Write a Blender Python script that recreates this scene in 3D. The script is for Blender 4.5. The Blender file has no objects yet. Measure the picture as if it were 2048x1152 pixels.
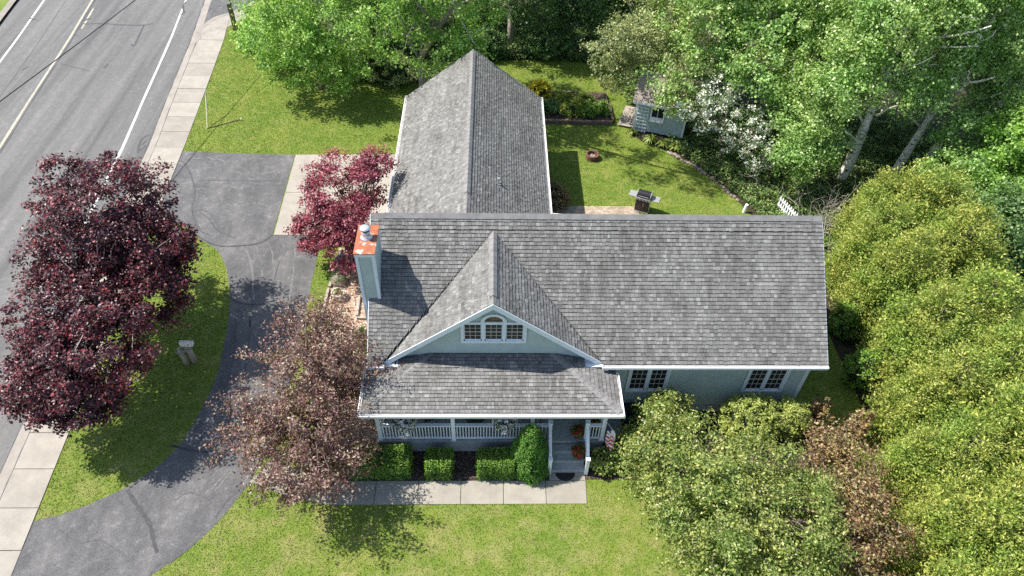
import bpy, math, random
import numpy as np
from mathutils import Vector, Matrix

# ------------------------------------------------------------------ camera, sky, sun, exposure
SC = bpy.context.scene
COL = SC.collection
CAM_H, F_PX, PITCH, YAW, ROLL = 24.0, 1441.89, 0.8083, 0.0393, 0.033

def cam_basis():
    cy, sy, cp, sp = math.cos(YAW), math.sin(YAW), math.cos(PITCH), math.sin(PITCH)
    fw = Vector((sy * cp, cy * cp, -sp))
    r = Vector((cy, -sy, 0))
    u = r.cross(fw)
    c, s = math.cos(ROLL), math.sin(ROLL)
    return fw, r * c + u * s, u * c - r * s

FW, RT, UP = cam_basis()
cam_data = bpy.data.cameras.new('camera')
cam = bpy.data.objects.new('camera', cam_data)
COL.objects.link(cam)
m3 = Matrix((RT, UP, -FW)).transposed()
cam.matrix_world = Matrix.Translation((0, 0, CAM_H)) @ m3.to_4x4()
cam_data.sensor_width = 36.0
cam_data.lens = F_PX / 2048 * 36.0
cam_data.clip_end = 1500
SC.camera = cam

SUN_TO = Vector((-0.68, 0.17, 1.0)).normalized()          # towards the sun
SUN_EL = math.asin(SUN_TO.z)
SUN_AZ = math.atan2(SUN_TO.x, SUN_TO.y)
world = bpy.data.worlds.new('World')
SC.world = world
world.use_nodes = True
wn = world.node_tree
bg = wn.nodes.get('Background') or wn.nodes.new('ShaderNodeBackground')
wo = wn.nodes.get('World Output') or wn.nodes.new('ShaderNodeOutputWorld')
sky = wn.nodes.new('ShaderNodeTexSky')
sky.sky_type = 'NISHITA'
sky.sun_disc = False
sky.sun_elevation = SUN_EL
sky.sun_rotation = SUN_AZ
bg.inputs['Strength'].default_value = 0.13
wn.links.new(sky.outputs[0], bg.inputs['Color'])
wn.links.new(bg.outputs[0], wo.inputs['Surface'])
sl = bpy.data.lights.new('sun', 'SUN')
sl.energy = 5.0
sl.angle = math.radians(0.5)
sl.color = (1.0, 0.95, 0.87)
sun = bpy.data.objects.new('sun', sl)
COL.objects.link(sun)
sun.rotation_euler = SUN_TO.to_track_quat('Z', 'Y').to_euler()
SC.view_settings.view_transform = 'Standard'
SC.view_settings.look = 'None'
SC.view_settings.exposure = 0.74
SC.view_settings.gamma = 1
SC.render.engine = 'CYCLES'
SC.cycles.max_bounces = 8
SC.cycles.diffuse_bounces = 5
SC.cycles.transmission_bounces = 4
SC.cycles.use_denoising = False

RNG = np.random.default_rng(7)
random.seed(7)

# ------------------------------------------------------------------ geometry helpers
def G(u, v, z=0.0):
    """where the sight line of a photo pixel meets height z (used to survey the ground plan)"""
    d = FW + RT * ((u - 1024) / F_PX) + UP * ((576 - v) / F_PX)
    t = (z - CAM_H) / d.z
    return (d.x * t, d.y * t, z)

def mesh_np(name, V, F, mat, parent=None, smooth=False):
    """V (n,3) array, F (m,k) int array with k = 3 or 4"""
    V = np.asarray(V, dtype=np.float32)
    F = np.asarray(F, dtype=np.int32)
    me = bpy.data.meshes.new(name)
    k = F.shape[1]
    me.vertices.add(len(V))
    me.vertices.foreach_set('co', V.ravel())
    me.loops.add(F.size)
    me.loops.foreach_set('vertex_index', F.ravel())
    me.polygons.add(len(F))
    me.polygons.foreach_set('loop_start', np.arange(0, F.size, k, dtype=np.int32))
    me.polygons.foreach_set('use_smooth', np.full(len(F), bool(smooth)))
    me.update(calc_edges=True)
    return link(name, me, mat, parent)

def link(name, me, mat, parent=None):
    o = bpy.data.objects.new(name, me)
    COL.objects.link(o)
    if mat is not None and len(me.materials) == 0:
        me.materials.append(mat)
    if parent is not None:
        o.parent = parent
        if parent.location.length > 0:
            o.matrix_parent_inverse = Matrix.Translation(-parent.location)
    return o

def tag(o, label, cat, group=None, kind=None):
    if label: o['label'] = label
    if cat: o['category'] = cat
    if group: o['group'] = group
    if kind: o['kind'] = kind
    return o

def thing(name, label, cat, loc=(0, 0, 0), group=None):
    o = bpy.data.objects.new(name, None)
    COL.objects.link(o)
    o.location = loc
    o.empty_display_size = 0.2
    return tag(o, label, cat, group)

def structure(o, label=None):
    o['kind'] = 'structure'
    if label: o['label'] = label
    return o

class MB:
    def __init__(s):
        s.v, s.f = [], []
    def add(s, vs, fs):
        b = len(s.v)
        s.v += [tuple(p) for p in vs]
        s.f += [tuple(i + b for i in f) for f in fs]
        return s
    def box(s, x0, x1, y0, y1, z0, z1):
        vs = [(x, y, z) for z in (z0, z1) for y in (y0, y1) for x in (x0, x1)]
        return s.add(vs, [(0, 2, 3, 1), (4, 5, 7, 6), (0, 1, 5, 4), (2, 6, 7, 3), (0, 4, 6, 2), (1, 3, 7, 5)])
    def obox(s, c, ax, ay, az):
        """box round centre c with half-axis vectors"""
        c, ax, ay, az = map(Vector, (c, ax, ay, az))
        vs = [c + ax * i + ay * j + az * k for k in (-1, 1) for j in (-1, 1) for i in (-1, 1)]
        return s.add(vs, [(0, 2, 3, 1), (4, 5, 7, 6), (0, 1, 5, 4), (2, 6, 7, 3), (0, 4, 6, 2), (1, 3, 7, 5)])
    def beam(s, a, b, w, h, up=(0, 0, 1)):
        a, b, up = Vector(a), Vector(b), Vector(up)
        d = (b - a)
        n = d.normalized()
        side = n.cross(up).normalized()
        u2 = side.cross(n)
        return s.obox((a + b) / 2, d / 2, side * w / 2, u2 * h / 2)
    def tube(s, pts, rad, n=8, cap=True):
        pts = [Vector(p) for p in pts]
        if not hasattr(rad, '__len__'): rad = [rad] * len(pts)
        b = len(s.v)
        for i, p in enumerate(pts):
            d = (pts[min(i + 1, len(pts) - 1)] - pts[max(i - 1, 0)]).normalized()
            ref = Vector((0, 0, 1)) if abs(d.z) < 0.9 else Vector((1, 0, 0))
            x = d.cross(ref).normalized()
            y = d.cross(x)
            for k in range(n):
                a = 2 * math.pi * k / n
                s.v.append(tuple(p + (x * math.cos(a) + y * math.sin(a)) * rad[i]))
        for i in range(len(pts) - 1):
            for k in range(n):
                k2 = (k + 1) % n
                s.f.append((b + i * n + k, b + i * n + k2, b + (i + 1) * n + k2, b + (i + 1) * n + k))
        if cap:
            s.f.append(tuple(b + k for k in range(n))[::-1])
            s.f.append(tuple(b + (len(pts) - 1) * n + k for k in range(n)))
        return s
    def lathe(s, c, prof, n=24, close=True):
        """prof: list of (radius, z)"""
        b = len(s.v)
        for r, z in prof:
            for k in range(n):
                a = 2 * math.pi * k / n
                s.v.append((c[0] + r * math.cos(a), c[1] + r * math.sin(a), c[2] + z))
        for i in range(len(prof) - 1):
            for k in range(n):
                k2 = (k + 1) % n
                s.f.append((b + i * n + k, b + i * n + k2, b + (i + 1) * n + k2, b + (i + 1) * n + k))
        if close:
            s.f.append(tuple(b + k for k in range(n))[::-1])
            s.f.append(tuple(b + (len(prof) - 1) * n + k for k in range(n)))
        return s
    def prism(s, poly, off):
        """solid between a planar polygon and its copy moved by off"""
        p = [Vector(q) for q in poly]
        off = Vector(off)
        n = len(p)
        vs = p + [q + off for q in p]
        fs = [tuple(range(n)), tuple(range(2 * n - 1, n - 1, -1))]
        for i in range(n):
            j = (i + 1) % n
            fs.append((i, i + n, j + n, j))
        return s.add(vs, fs)
    def build(s, name, mat, parent=None, smooth=False, bevel=0):
        me = bpy.data.meshes.new(name)
        me.from_pydata(s.v, [], s.f)
        me.validate()
        for p in me.polygons: p.use_smooth = bool(smooth)
        o = link(name, me, mat, parent)
        if bevel:
            bv = o.modifiers.new('bevel', 'BEVEL')
            bv.width = bevel
            bv.segments = 2
            bv.limit_method = 'ANGLE'
        return o

def inpoly(P, poly):
    x, y = P[:, 0], P[:, 1]
    inside = np.zeros(len(P), bool)
    n = len(poly)
    for i in range(n):
        x0, y0 = poly[i][0], poly[i][1]
        x1, y1 = poly[(i + 1) % n][0], poly[(i + 1) % n][1]
        c = (y0 > y) != (y1 > y)
        with np.errstate(divide='ignore', invalid='ignore'):
            xi = (x1 - x0) * (y - y0) / (y1 - y0 + 1e-12) + x0
        inside ^= c & (x < xi)
    return inside

def smooth_line(pts, n=8):
    """Catmull-Rom through 2-D / 3-D points"""
    p = [np.array(q, float) for q in pts]
    out = []
    for i in range(len(p) - 1):
        a, b, c, d = p[max(i - 1, 0)], p[i], p[i + 1], p[min(i + 2, len(p) - 1)]
        for k in range(n):
            t = k / n
            out.append(0.5 * (2 * b + (c - a) * t + (2 * a - 5 * b + 4 * c - d) * t * t + (3 * b - a - 3 * c + d) * t ** 3))
    out.append(p[-1])
    return [tuple(q) for q in out]

def sheet(name, poly, z, mat, parent=None, thick=None):
    """flat polygon (triangulated by Blender) at height z; a slab if thick"""
    mb = MB()
    pts = [(p[0], p[1], z) for p in poly]
    area = sum(pts[i][0] * pts[(i + 1) % len(pts)][1] - pts[(i + 1) % len(pts)][0] * pts[i][1] for i in range(len(pts)))
    if area < 0: pts = pts[::-1]
    if thick:
        mb.prism(pts[::-1], (0, 0, -thick)) if False else mb.prism(pts, (0, 0, -thick))
    else:
        mb.add(pts, [tuple(range(len(pts)))])
    o = mb.build(name, mat, parent)
    return o

def ribbon(name, pts, w, z, mat, parent=None, jitter=0.0):
    pts = [np.array(p[:2], float) for p in pts]
    V, Fc = [], []
    for i, p in enumerate(pts):
        d = pts[min(i + 1, len(pts) - 1)] - pts[max(i - 1, 0)]
        d /= np.linalg.norm(d) + 1e-9
        nrm = np.array([-d[1], d[0]])
        ww = w * (1 + jitter * random.uniform(-1, 1)) / 2
        V += [(*(p + nrm * ww), z), (*(p - nrm * ww), z)]
        if i: Fc.append((2 * i - 2, 2 * i - 1, 2 * i + 1, 2 * i))
    return MB().add(V, Fc).build(name, mat, parent)

# ------------------------------------------------------------------ materials
def new_mat(name):
    m = bpy.data.materials.new(name)
    m.use_nodes = True
    nt = m.node_tree
    b = nt.nodes.get('Principled BSDF')
    return m, nt, b

def N(nt, t, **kw):
    n = nt.nodes.new(t)
    for k, v in kw.items(): setattr(n, k, v)
    return n

def ramp(nt, stops):
    r = N(nt, 'ShaderNodeValToRGB')
    e = r.color_ramp.elements
    while len(e) < len(stops): e.new(0.5)
    for el, (p, c) in zip(e, stops):
        el.position = p
        el.color = (*c, 1)
    return r

def noise(nt, coord, scale, detail=4, rough=0.55, dist=0.0):
    n = N(nt, 'ShaderNodeTexNoise')
    n.inputs['Scale'].default_value = scale
    n.inputs['Detail'].default_value = detail
    n.inputs['Roughness'].default_value = rough
    n.inputs['Distortion'].default_value = dist
    nt.links.new(coord, n.inputs['Vector'])
    return n

def mixc(nt, a, b, fac, mode='MIX'):
    m = N(nt, 'ShaderNodeMix', data_type='RGBA', blend_type=mode)
    L = nt.links
    for val, key in ((a, 6), (b, 7)):
        if hasattr(val, 'links'): L.new(val, m.inputs[key])
        else: m.inputs[key].default_value = (*val, 1)
    if hasattr(fac, 'links'): L.new(fac, m.inputs[0])
    else: m.inputs[0].default_value = fac
    return m.outputs[2]

def bump(nt, b, height, dist, strength=1.0):
    bp = N(nt, 'ShaderNodeBump')
    bp.inputs['Distance'].default_value = dist
    bp.inputs['Strength'].default_value = strength
    nt.links.new(height, bp.inputs['Height'])
    nt.links.new(bp.outputs[0], b.inputs['Normal'])

def pos(nt):
    return N(nt, 'ShaderNodeNewGeometry').outputs['Position']

def plain(name, col, rough=0.6, var=0.15, scale=6.0, metal=0.0, spec=0.3, bumpd=0.0, bscale=60):
    m, nt, b = new_mat(name)
    p = pos(nt)
    n = noise(nt, p, scale, 5)
    lo = tuple(c * (1 - var) for c in col)
    hi = tuple(min(1, c * (1 + var)) for c in col)
    r = ramp(nt, [(0.3, lo), (0.7, hi)])
    nt.links.new(n.outputs[0], r.inputs[0])
    nt.links.new(r.outputs[0], b.inputs['Base Color'])
    b.inputs['Roughness'].default_value = rough
    b.inputs['Metallic'].default_value = metal
    b.inputs['Specular IOR Level'].default_value = spec
    if bumpd:
        bump(nt, b, noise(nt, p, bscale, 3).outputs[0], bumpd)
    return m

GAIN = {'birch_leaf': 1.5, 'green_maple_leaf': 1.4, 'bronze_crab_leaf': 1.25, 'deep_green_leaf': 1.5, 'arborvitae_spray': 1.1, 'apple_green_leaf': 1.12, 'crimson_leaf': 1.18, 'perennial_leaf': 1.5, 'undergrowth_leaf': 1.3, 'bronze_plum_leaf': 1.15, 'silver_olive_leaf': 1.1}
def leaf_mat(name, stops, trans=0.35, rough=0.45, spec=0.35, tint=None, tscale=0.6, boost=1.5):
    """each leaf (mesh island) draws its own tone; slow drift of hue through the crown"""
    m, nt, b = new_mat(name)
    g = N(nt, 'ShaderNodeNewGeometry')
    k = GAIN.get(name, 1.0)
    r = ramp(nt, [(p_, tuple(min(0.9, c_ * k) for c_ in col_)) for p_, col_ in stops])
    nt.links.new(g.outputs['Random Per Island'], r.inputs[0])
    col = r.outputs[0]
    if tint:
        nz = noise(nt, g.outputs['Position'], tscale, 2)
        rr = ramp(nt, [(0.42, (0, 0, 0)), (0.62, (1, 1, 1))])
        nt.links.new(nz.outputs[0], rr.inputs[0])
        col = mixc(nt, col, tint, rr.outputs[0], 'MULTIPLY')
    n2 = noise(nt, g.outputs['Position'], 2.3, 3, 0.6)
    r2 = ramp(nt, [(0.3, (0.62, 0.68, 0.66)), (0.5, (1, 1, 1)), (0.7, (1.28, 1.22, 1.18))])
    nt.links.new(n2.outputs[0], r2.inputs[0])
    col = mixc(nt, col, r2.outputs[0], 1.0, 'MULTIPLY')
    nt.links.new(col, b.inputs['Base Color'])
    b.inputs['Roughness'].default_value = rough
    b.inputs['Specular IOR Level'].default_value = spec
    t = N(nt, 'ShaderNodeBsdfTranslucent')
    bright = mixc(nt, col, (boost, boost, boost * 0.7), 1.0, 'MULTIPLY')
    nt.links.new(bright, t.inputs['Color'])
    mx = N(nt, 'ShaderNodeMixShader')
    mx.inputs[0].default_value = trans
    nt.links.new(b.outputs[0], mx.inputs[1])
    nt.links.new(t.outputs[0], mx.inputs[2])
    out = nt.nodes.get('Material Output')
    nt.links.new(mx.outputs[0], out.inputs['Surface'])
    return m

def grass_mat(name, blades=False):
    m, nt, b = new_mat(name)
    g = N(nt, 'ShaderNodeNewGeometry')
    p = g.outputs['Position']
    a = noise(nt, p, 0.35, 4, 0.6)
    c = noise(nt, p, 1.7, 8, 0.72)
    fine = noise(nt, p, 28, 3, 0.7)
    r1 = ramp(nt, [(0.3, (0.11, 0.21, 0.028)), (0.5, (0.17, 0.255, 0.04)), (0.7, (0.255, 0.3, 0.06))])
    r2 = ramp(nt, [(0.32, (0.11, 0.18, 0.028)), (0.52, (0.21, 0.25, 0.05)), (0.72, (0.41, 0.345, 0.17))])
    nt.links.new(a.outputs[0], r1.inputs[0])
    nt.links.new(c.outputs[0], r2.inputs[0])
    col = mixc(nt, r1.outputs[0], r2.outputs[0], 0.5)
    sp = N(nt, 'ShaderNodeSeparateXYZ')
    nt.links.new(p, sp.inputs[0])
    mr = N(nt, 'ShaderNodeMapRange')
    mr.inputs['From Min'].default_value = 17; mr.inputs['From Max'].default_value = 10
    mr.inputs['To Min'].default_value = 0.12; mr.inputs['To Max'].default_value = 0.75
    nt.links.new(sp.outputs['Y'], mr.inputs['Value'])
    wn2 = noise(nt, p, 0.9, 6, 0.7)
    wr = ramp(nt, [(0.46, (0, 0, 0)), (0.66, (1, 1, 1))])
    nt.links.new(wn2.outputs[0], wr.inputs[0])
    mu_ = N(nt, 'ShaderNodeMath', operation='MULTIPLY')
    nt.links.new(wr.outputs[0], mu_.inputs[0]); nt.links.new(mr.outputs[0], mu_.inputs[1])
    col = mixc(nt, col, (0.37, 0.33, 0.15), mu_.outputs[0])
    if blades:
        rb = ramp(nt, [(0.0, (0.82, 0.88, 0.7)), (0.55, (1.02, 1.02, 1.0)), (0.9, (1.2, 1.14, 1.14)), (1.0, (1.4, 1.28, 1.35))])
        nt.links.new(g.outputs['Random Per Island'], rb.inputs[0])
        col = mixc(nt, col, rb.outputs[0], 1.0, 'MULTIPLY')
    else:
        rf = ramp(nt, [(0.3, (0.68, 0.72, 0.6)), (0.65, (1.08, 1.08, 1.0))])
        nt.links.new(fine.outputs[0], rf.inputs[0])
        col = mixc(nt, col, rf.outputs[0], 1.0, 'MULTIPLY')
        bump(nt, b, fine.outputs[0], 0.05)
    nt.links.new(col, b.inputs['Base Color'])
    b.inputs['Roughness'].default_value = 0.7
    b.inputs['Specular IOR Level'].default_value = 0.15
    if blades:
        t = N(nt, 'ShaderNodeBsdfTranslucent')
        nt.links.new(col, t.inputs['Color'])
        mx = N(nt, 'ShaderNodeMixShader')
        mx.inputs[0].default_value = 0.3
        nt.links.new(b.outputs[0], mx.inputs[1])
        nt.links.new(t.outputs[0], mx.inputs[2])
        nt.links.new(mx.outputs[0], nt.nodes.get('Material Output').inputs['Surface'])
    return m

def asphalt_mat(name, base, light, dark, stretch=None, patch=0.5, grain=0.35):
    m, nt, b = new_mat(name)
    p = pos(nt)
    mp = N(nt, 'ShaderNodeMapping')
    nt.links.new(p, mp.inputs['Vector'])
    if stretch: mp.inputs['Scale'].default_value = stretch; mp.inputs['Rotation'].default_value = (0, 0, math.radians(5))
    big = noise(nt, mp.outputs[0], 0.9, 5, 0.6)
    mid = noise(nt, p, 3.0, 6, 0.7)
    fine = noise(nt, p, 55, 2, 0.8)
    r = ramp(nt, [(0.3, dark), (0.5, base), (0.72, light)])
    nt.links.new(big.outputs[0], r.inputs[0])
    r2 = ramp(nt, [(0.35, (1 - patch * 0.4,) * 3), (0.55, (1, 1, 1)), (0.68, (1 + patch,) * 3)])
    nt.links.new(mid.outputs[0], r2.inputs[0])
    r3 = ramp(nt, [(0.35, (1 - grain,) * 3), (0.65, (1 + grain,) * 3)])
    nt.links.new(fine.outputs[0], r3.inputs[0])
    c = mixc(nt, r.outputs[0], r2.outputs[0], 1.0, 'MULTIPLY')
    c = mixc(nt, c, r3.outputs[0], 1.0, 'MULTIPLY')
    nt.links.new(c, b.inputs['Base Color'])
    b.inputs['Roughness'].default_value = 0.85
    b.inputs['Specular IOR Level'].default_value = 0.25
    bump(nt, b, fine.outputs[0], 0.01)
    return m

def concrete_mat(name, col, var=0.12, objvar=0.12):
    m, nt, b = new_mat(name)
    p = pos(nt)
    n1 = noise(nt, p, 1.3, 6, 0.65)
    n2 = noise(nt, p, 40, 3, 0.7)
    r = ramp(nt, [(0.3, tuple(c * (1 - var * 1.6) for c in col)), (0.55, col), (0.75, tuple(c * (1 + var) for c in col))])
    nt.links.new(n1.outputs[0], r.inputs[0])
    r2 = ramp(nt, [(0.3, (0.86,) * 3), (0.7, (1.1,) * 3)])
    nt.links.new(n2.outputs[0], r2.inputs[0])
    oi = N(nt, 'ShaderNodeObjectInfo')
    r3 = ramp(nt, [(0, (1 - objvar,) * 3), (1, (1 + objvar * 0.6,) * 3)])
    nt.links.new(oi.outputs['Random'], r3.inputs[0])
    c = mixc(nt, r.outputs[0], r2.outputs[0], 1.0, 'MULTIPLY')
    c = mixc(nt, c, r3.outputs[0], 1.0, 'MULTIPLY')
    nt.links.new(c, b.inputs['Base Color'])
    b.inputs['Roughness'].default_value = 0.85
    b.inputs['Specular IOR Level'].default_value = 0.25
    bump(nt, b, n2.outputs[0], 0.006)
    return m

def shingle_mat(name):
    m, nt, b = new_mat(name)
    g = N(nt, 'ShaderNodeNewGeometry')
    oi = N(nt, 'ShaderNodeObjectInfo')
    ad = N(nt, 'ShaderNodeMath', operation='ADD')
    fr = N(nt, 'ShaderNodeMath', operation='FRACT')
    nt.links.new(g.outputs['Random Per Island'], ad.inputs[0])
    nt.links.new(oi.outputs['Random'], ad.inputs[1])
    nt.links.new(ad.outputs[0], fr.inputs[0])
    r = ramp(nt, [(0.0, (0.128, 0.127, 0.122)), (0.25, (0.165, 0.163, 0.156)), (0.5, (0.18, 0.178, 0.17)), (0.82, (0.197, 0.194, 0.185)), (1.0, (0.26, 0.256, 0.245))])
    nt.links.new(fr.outputs[0], r.inputs[0])
    st = noise(nt, g.outputs['Position'], 0.8, 5, 0.65)
    r2 = ramp(nt, [(0.3, (0.84, 0.83, 0.82)), (0.5, (1, 1, 1)), (0.75, (1.1, 1.1, 1.1))])
    nt.links.new(st.outputs[0], r2.inputs[0])
    mpg = N(nt, 'ShaderNodeMapping')
    mpg.inputs['Scale'].default_value = (2.2, 0.22, 0.3)
    nt.links.new(g.outputs['Position'], mpg.inputs['Vector'])
    sk = noise(nt, mpg.outputs[0], 1.6, 5, 0.6)
    rk = ramp(nt, [(0.34, (0.78, 0.77, 0.75)), (0.52, (1, 1, 1)), (0.7, (1.07, 1.07, 1.06))])
    nt.links.new(sk.outputs[0], rk.inputs[0])
    gr = noise(nt, g.outputs['Position'], 70, 2, 0.8)
    r3 = ramp(nt, [(0.3, (0.75,) * 3), (0.7, (1.25,) * 3)])
    nt.links.new(gr.outputs[0], r3.inputs[0])
    c = mixc(nt, r.outputs[0], r2.outputs[0], 1.0, 'MULTIPLY')
    c = mixc(nt, c, rk.outputs[0], 1.0, 'MULTIPLY')
    c = mixc(nt, c, r3.outputs[0], 1.0, 'MULTIPLY')
    nt.links.new(c, b.inputs['Base Color'])
    b.inputs['Roughness'].default_value = 0.9
    b.inputs['Specular IOR Level'].default_value = 0.2
    bump(nt, b, gr.outputs[0], 0.006)
    return m

def chips_mat(name, stops, scale=22):
    m, nt, b = new_mat(name)
    p = pos(nt)
    v = N(nt, 'ShaderNodeTexVoronoi')
    v.inputs['Scale'].default_value = scale
    nt.links.new(p, v.inputs['Vector'])
    sp = N(nt, 'ShaderNodeSeparateColor')
    nt.links.new(v.outputs['Color'], sp.inputs[0])
    r = ramp(nt, stops)
    nt.links.new(sp.outputs[0], r.inputs[0])
    nt.links.new(r.outputs[0], b.inputs['Base Color'])
    b.inputs['Roughness'].default_value = 0.9
    b.inputs['Specular IOR Level'].default_value = 0.1
    bump(nt, b, v.outputs['Distance'], 0.05)
    return m

def bark_mat(name, base, marks, scale=6):
    m, nt, b = new_mat(name)
    p = pos(nt)
    mp = N(nt, 'ShaderNodeMapping')
    mp.inputs['Scale'].default_value = (1, 1, 3.0)
    nt.links.new(p, mp.inputs['Vector'])
    n = noise(nt, mp.outputs[0], scale, 5, 0.65)
    r = ramp(nt, [(0.36, marks), (0.46, base), (0.75, tuple(min(1, c * 1.2) for c in base))])
    nt.links.new(n.outputs[0], r.inputs[0])
    nt.links.new(r.outputs[0], b.inputs['Base Color'])
    b.inputs['Roughness'].default_value = 0.85
    bump(nt, b, n.outputs[0], 0.03)
    return m

def rust_mat(name):
    m, nt, b = new_mat(name)
    p = pos(nt)
    n = noise(nt, p, 3.1, 6, 0.6, 0.5)
    r = ramp(nt, [(0.3, (0.2, 0.06, 0.03)), (0.45, (0.34, 0.1, 0.04)), (0.57, (0.32, 0.12, 0.065)), (0.6, (0.5, 0.42, 0.36)), (0.8, (0.7, 0.65, 0.6))])
    nt.links.new(n.outputs[0], r.inputs[0])
    nt.links.new(r.outputs[0], b.inputs['Base Color'])
    b.inputs['Roughness'].default_value = 0.7
    return m

def glass_mat(name, col=(0.015, 0.015, 0.018)):
    m, nt, b = new_mat(name)
    p = pos(nt)
    n = noise(nt, p, 1.2, 2)
    r = ramp(nt, [(0.35, col), (0.7, tuple(c * 2.2 for c in col))])
    nt.links.new(n.outputs[0], r.inputs[0])
    nt.links.new(r.outputs[0], b.inputs['Base Color'])
    b.inputs['Roughness'].default_value = 0.1
    b.inputs['Specular IOR Level'].default_value = 0.25
    return m

M = dict(
    lawn=grass_mat('lawn_turf'), blades=grass_mat('grass_blades', True),
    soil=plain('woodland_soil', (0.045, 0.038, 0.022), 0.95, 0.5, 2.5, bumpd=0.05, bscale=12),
    road=asphalt_mat('road_asphalt', (0.15, 0.147, 0.142), (0.195, 0.187, 0.18), (0.1, 0.099, 0.098), (1.4, 0.06, 1), 0.2, 0.3),
    drive=asphalt_mat('driveway_asphalt', (0.118, 0.116, 0.117), (0.168, 0.162, 0.158), (0.085, 0.085, 0.088), (1.2, 0.5, 1), 0.4, 0.5),
    tar=plain('tar_seal', (0.07, 0.07, 0.075), 0.7, 0.3, 8),
    crackfill=plain('crack_filler', (0.05, 0.05, 0.055), 0.7, 0.3, 8),
    whiteline=plain('white_road_paint', (0.62, 0.62, 0.6), 0.7, 0.2, 9),
    yellowline=plain('faded_yellow_paint', (0.42, 0.38, 0.29), 0.75, 0.3, 5),
    concrete=concrete_mat('pale_concrete', (0.335, 0.305, 0.262)),
    kerb=concrete_mat('kerb_concrete', (0.31, 0.28, 0.245)),
    walk=concrete_mat('front_walk_concrete', (0.315, 0.29, 0.245)),
    porchfloor=concrete_mat('porch_floor', (0.36, 0.39, 0.38), 0.1, 0),
    foundation=concrete_mat('foundation_block', (0.36, 0.38, 0.4), 0.15, 0),
    shingle=shingle_mat('asphalt_shingle'),
    deck=plain('shingle_base_ply', (0.045, 0.045, 0.047), 0.9),
    ridge=plain('ridge_cap_shingle', (0.2, 0.195, 0.19), 0.9, 0.18, 3, spec=0.2, bumpd=0.004),
    siding=plain('blue_grey_clapboard', (0.41, 0.485, 0.45), 0.6, 0.08, 2.5),
    trim=plain('pale_trim_paint', (0.68, 0.74, 0.77), 0.5, 0.05, 3),
    gutter=plain('white_gutter_metal', (0.8, 0.78, 0.76), 0.4, 0.05, 2),
    railing=plain('white_railing_paint', (0.82, 0.84, 0.86), 0.5, 0.04, 3),
    muntin=plain('cream_muntin', (0.52, 0.5, 0.4), 0.5, 0.05, 3),
    glass=glass_mat('window_glass'), amber=plain('amber_arch_glass', (0.09, 0.055, 0.015), 0.15, 0.7, 12, spec=0.5),
    rust=rust_mat('rusty_sheet_metal'), metal=plain('galvanised_metal', (0.62, 0.63, 0.64), 0.3, 0.12, 8, metal=0.6),
    black=plain('black_paint', (0.02, 0.02, 0.022), 0.4, 0.2), dark=plain('dark_recess', (0.02, 0.018, 0.016), 0.9),
    timber=plain('weathered_timber', (0.17, 0.12, 0.1), 0.85, 0.3, 5, bumpd=0.01),
    paletimber=plain('grey_weathered_timber', (0.36, 0.31, 0.26), 0.85, 0.25, 5, bumpd=0.01),
    mulch=chips_mat('dark_mulch', [(0.0, (0.03, 0.022, 0.017)), (0.6, (0.075, 0.055, 0.042)), (1.0, (0.2, 0.165, 0.14))]),
    chips=chips_mat('pale_pink_wood_chips', [(0.0, (0.16, 0.09, 0.06)), (0.4, (0.4, 0.27, 0.19)), (0.8, (0.56, 0.42, 0.33)), (1.0, (0.68, 0.58, 0.5))], 16),
    paver=concrete_mat('tan_paver', (0.47, 0.38, 0.29), 0.12, 0.3),
    stone=concrete_mat('field_stone', (0.26, 0.22, 0.18), 0.2, 0.35),
    terracotta=plain('rusty_brown', (0.16, 0.075, 0.055), 0.8, 0.2, 12),
    pot=plain('cream_pot', (0.55, 0.52, 0.46), 0.7, 0.1, 9),
    bluebin=plain('blue_plastic', (0.03, 0.06, 0.2), 0.45, 0.15, 4),
    red=plain('flag_red', (0.5, 0.03, 0.05), 0.7), white=plain('flag_white', (0.75, 0.74, 0.74), 0.7), navy=plain('flag_navy', (0.02, 0.03, 0.14), 0.7),
    bark=bark_mat('grey_brown_bark', (0.16, 0.125, 0.1), (0.06, 0.045, 0.035)),
    palebark=bark_mat('pale_grey_bark', (0.34, 0.3, 0.26), (0.14, 0.115, 0.1)),
    birchbark=bark_mat('white_birch_bark', (0.72, 0.67, 0.6), (0.07, 0.06, 0.05), 3.2),
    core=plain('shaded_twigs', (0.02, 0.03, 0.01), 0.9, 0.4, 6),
    redcore=plain('shaded_red_twigs', (0.02, 0.01, 0.01), 0.9, 0.4, 6),
)
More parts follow.
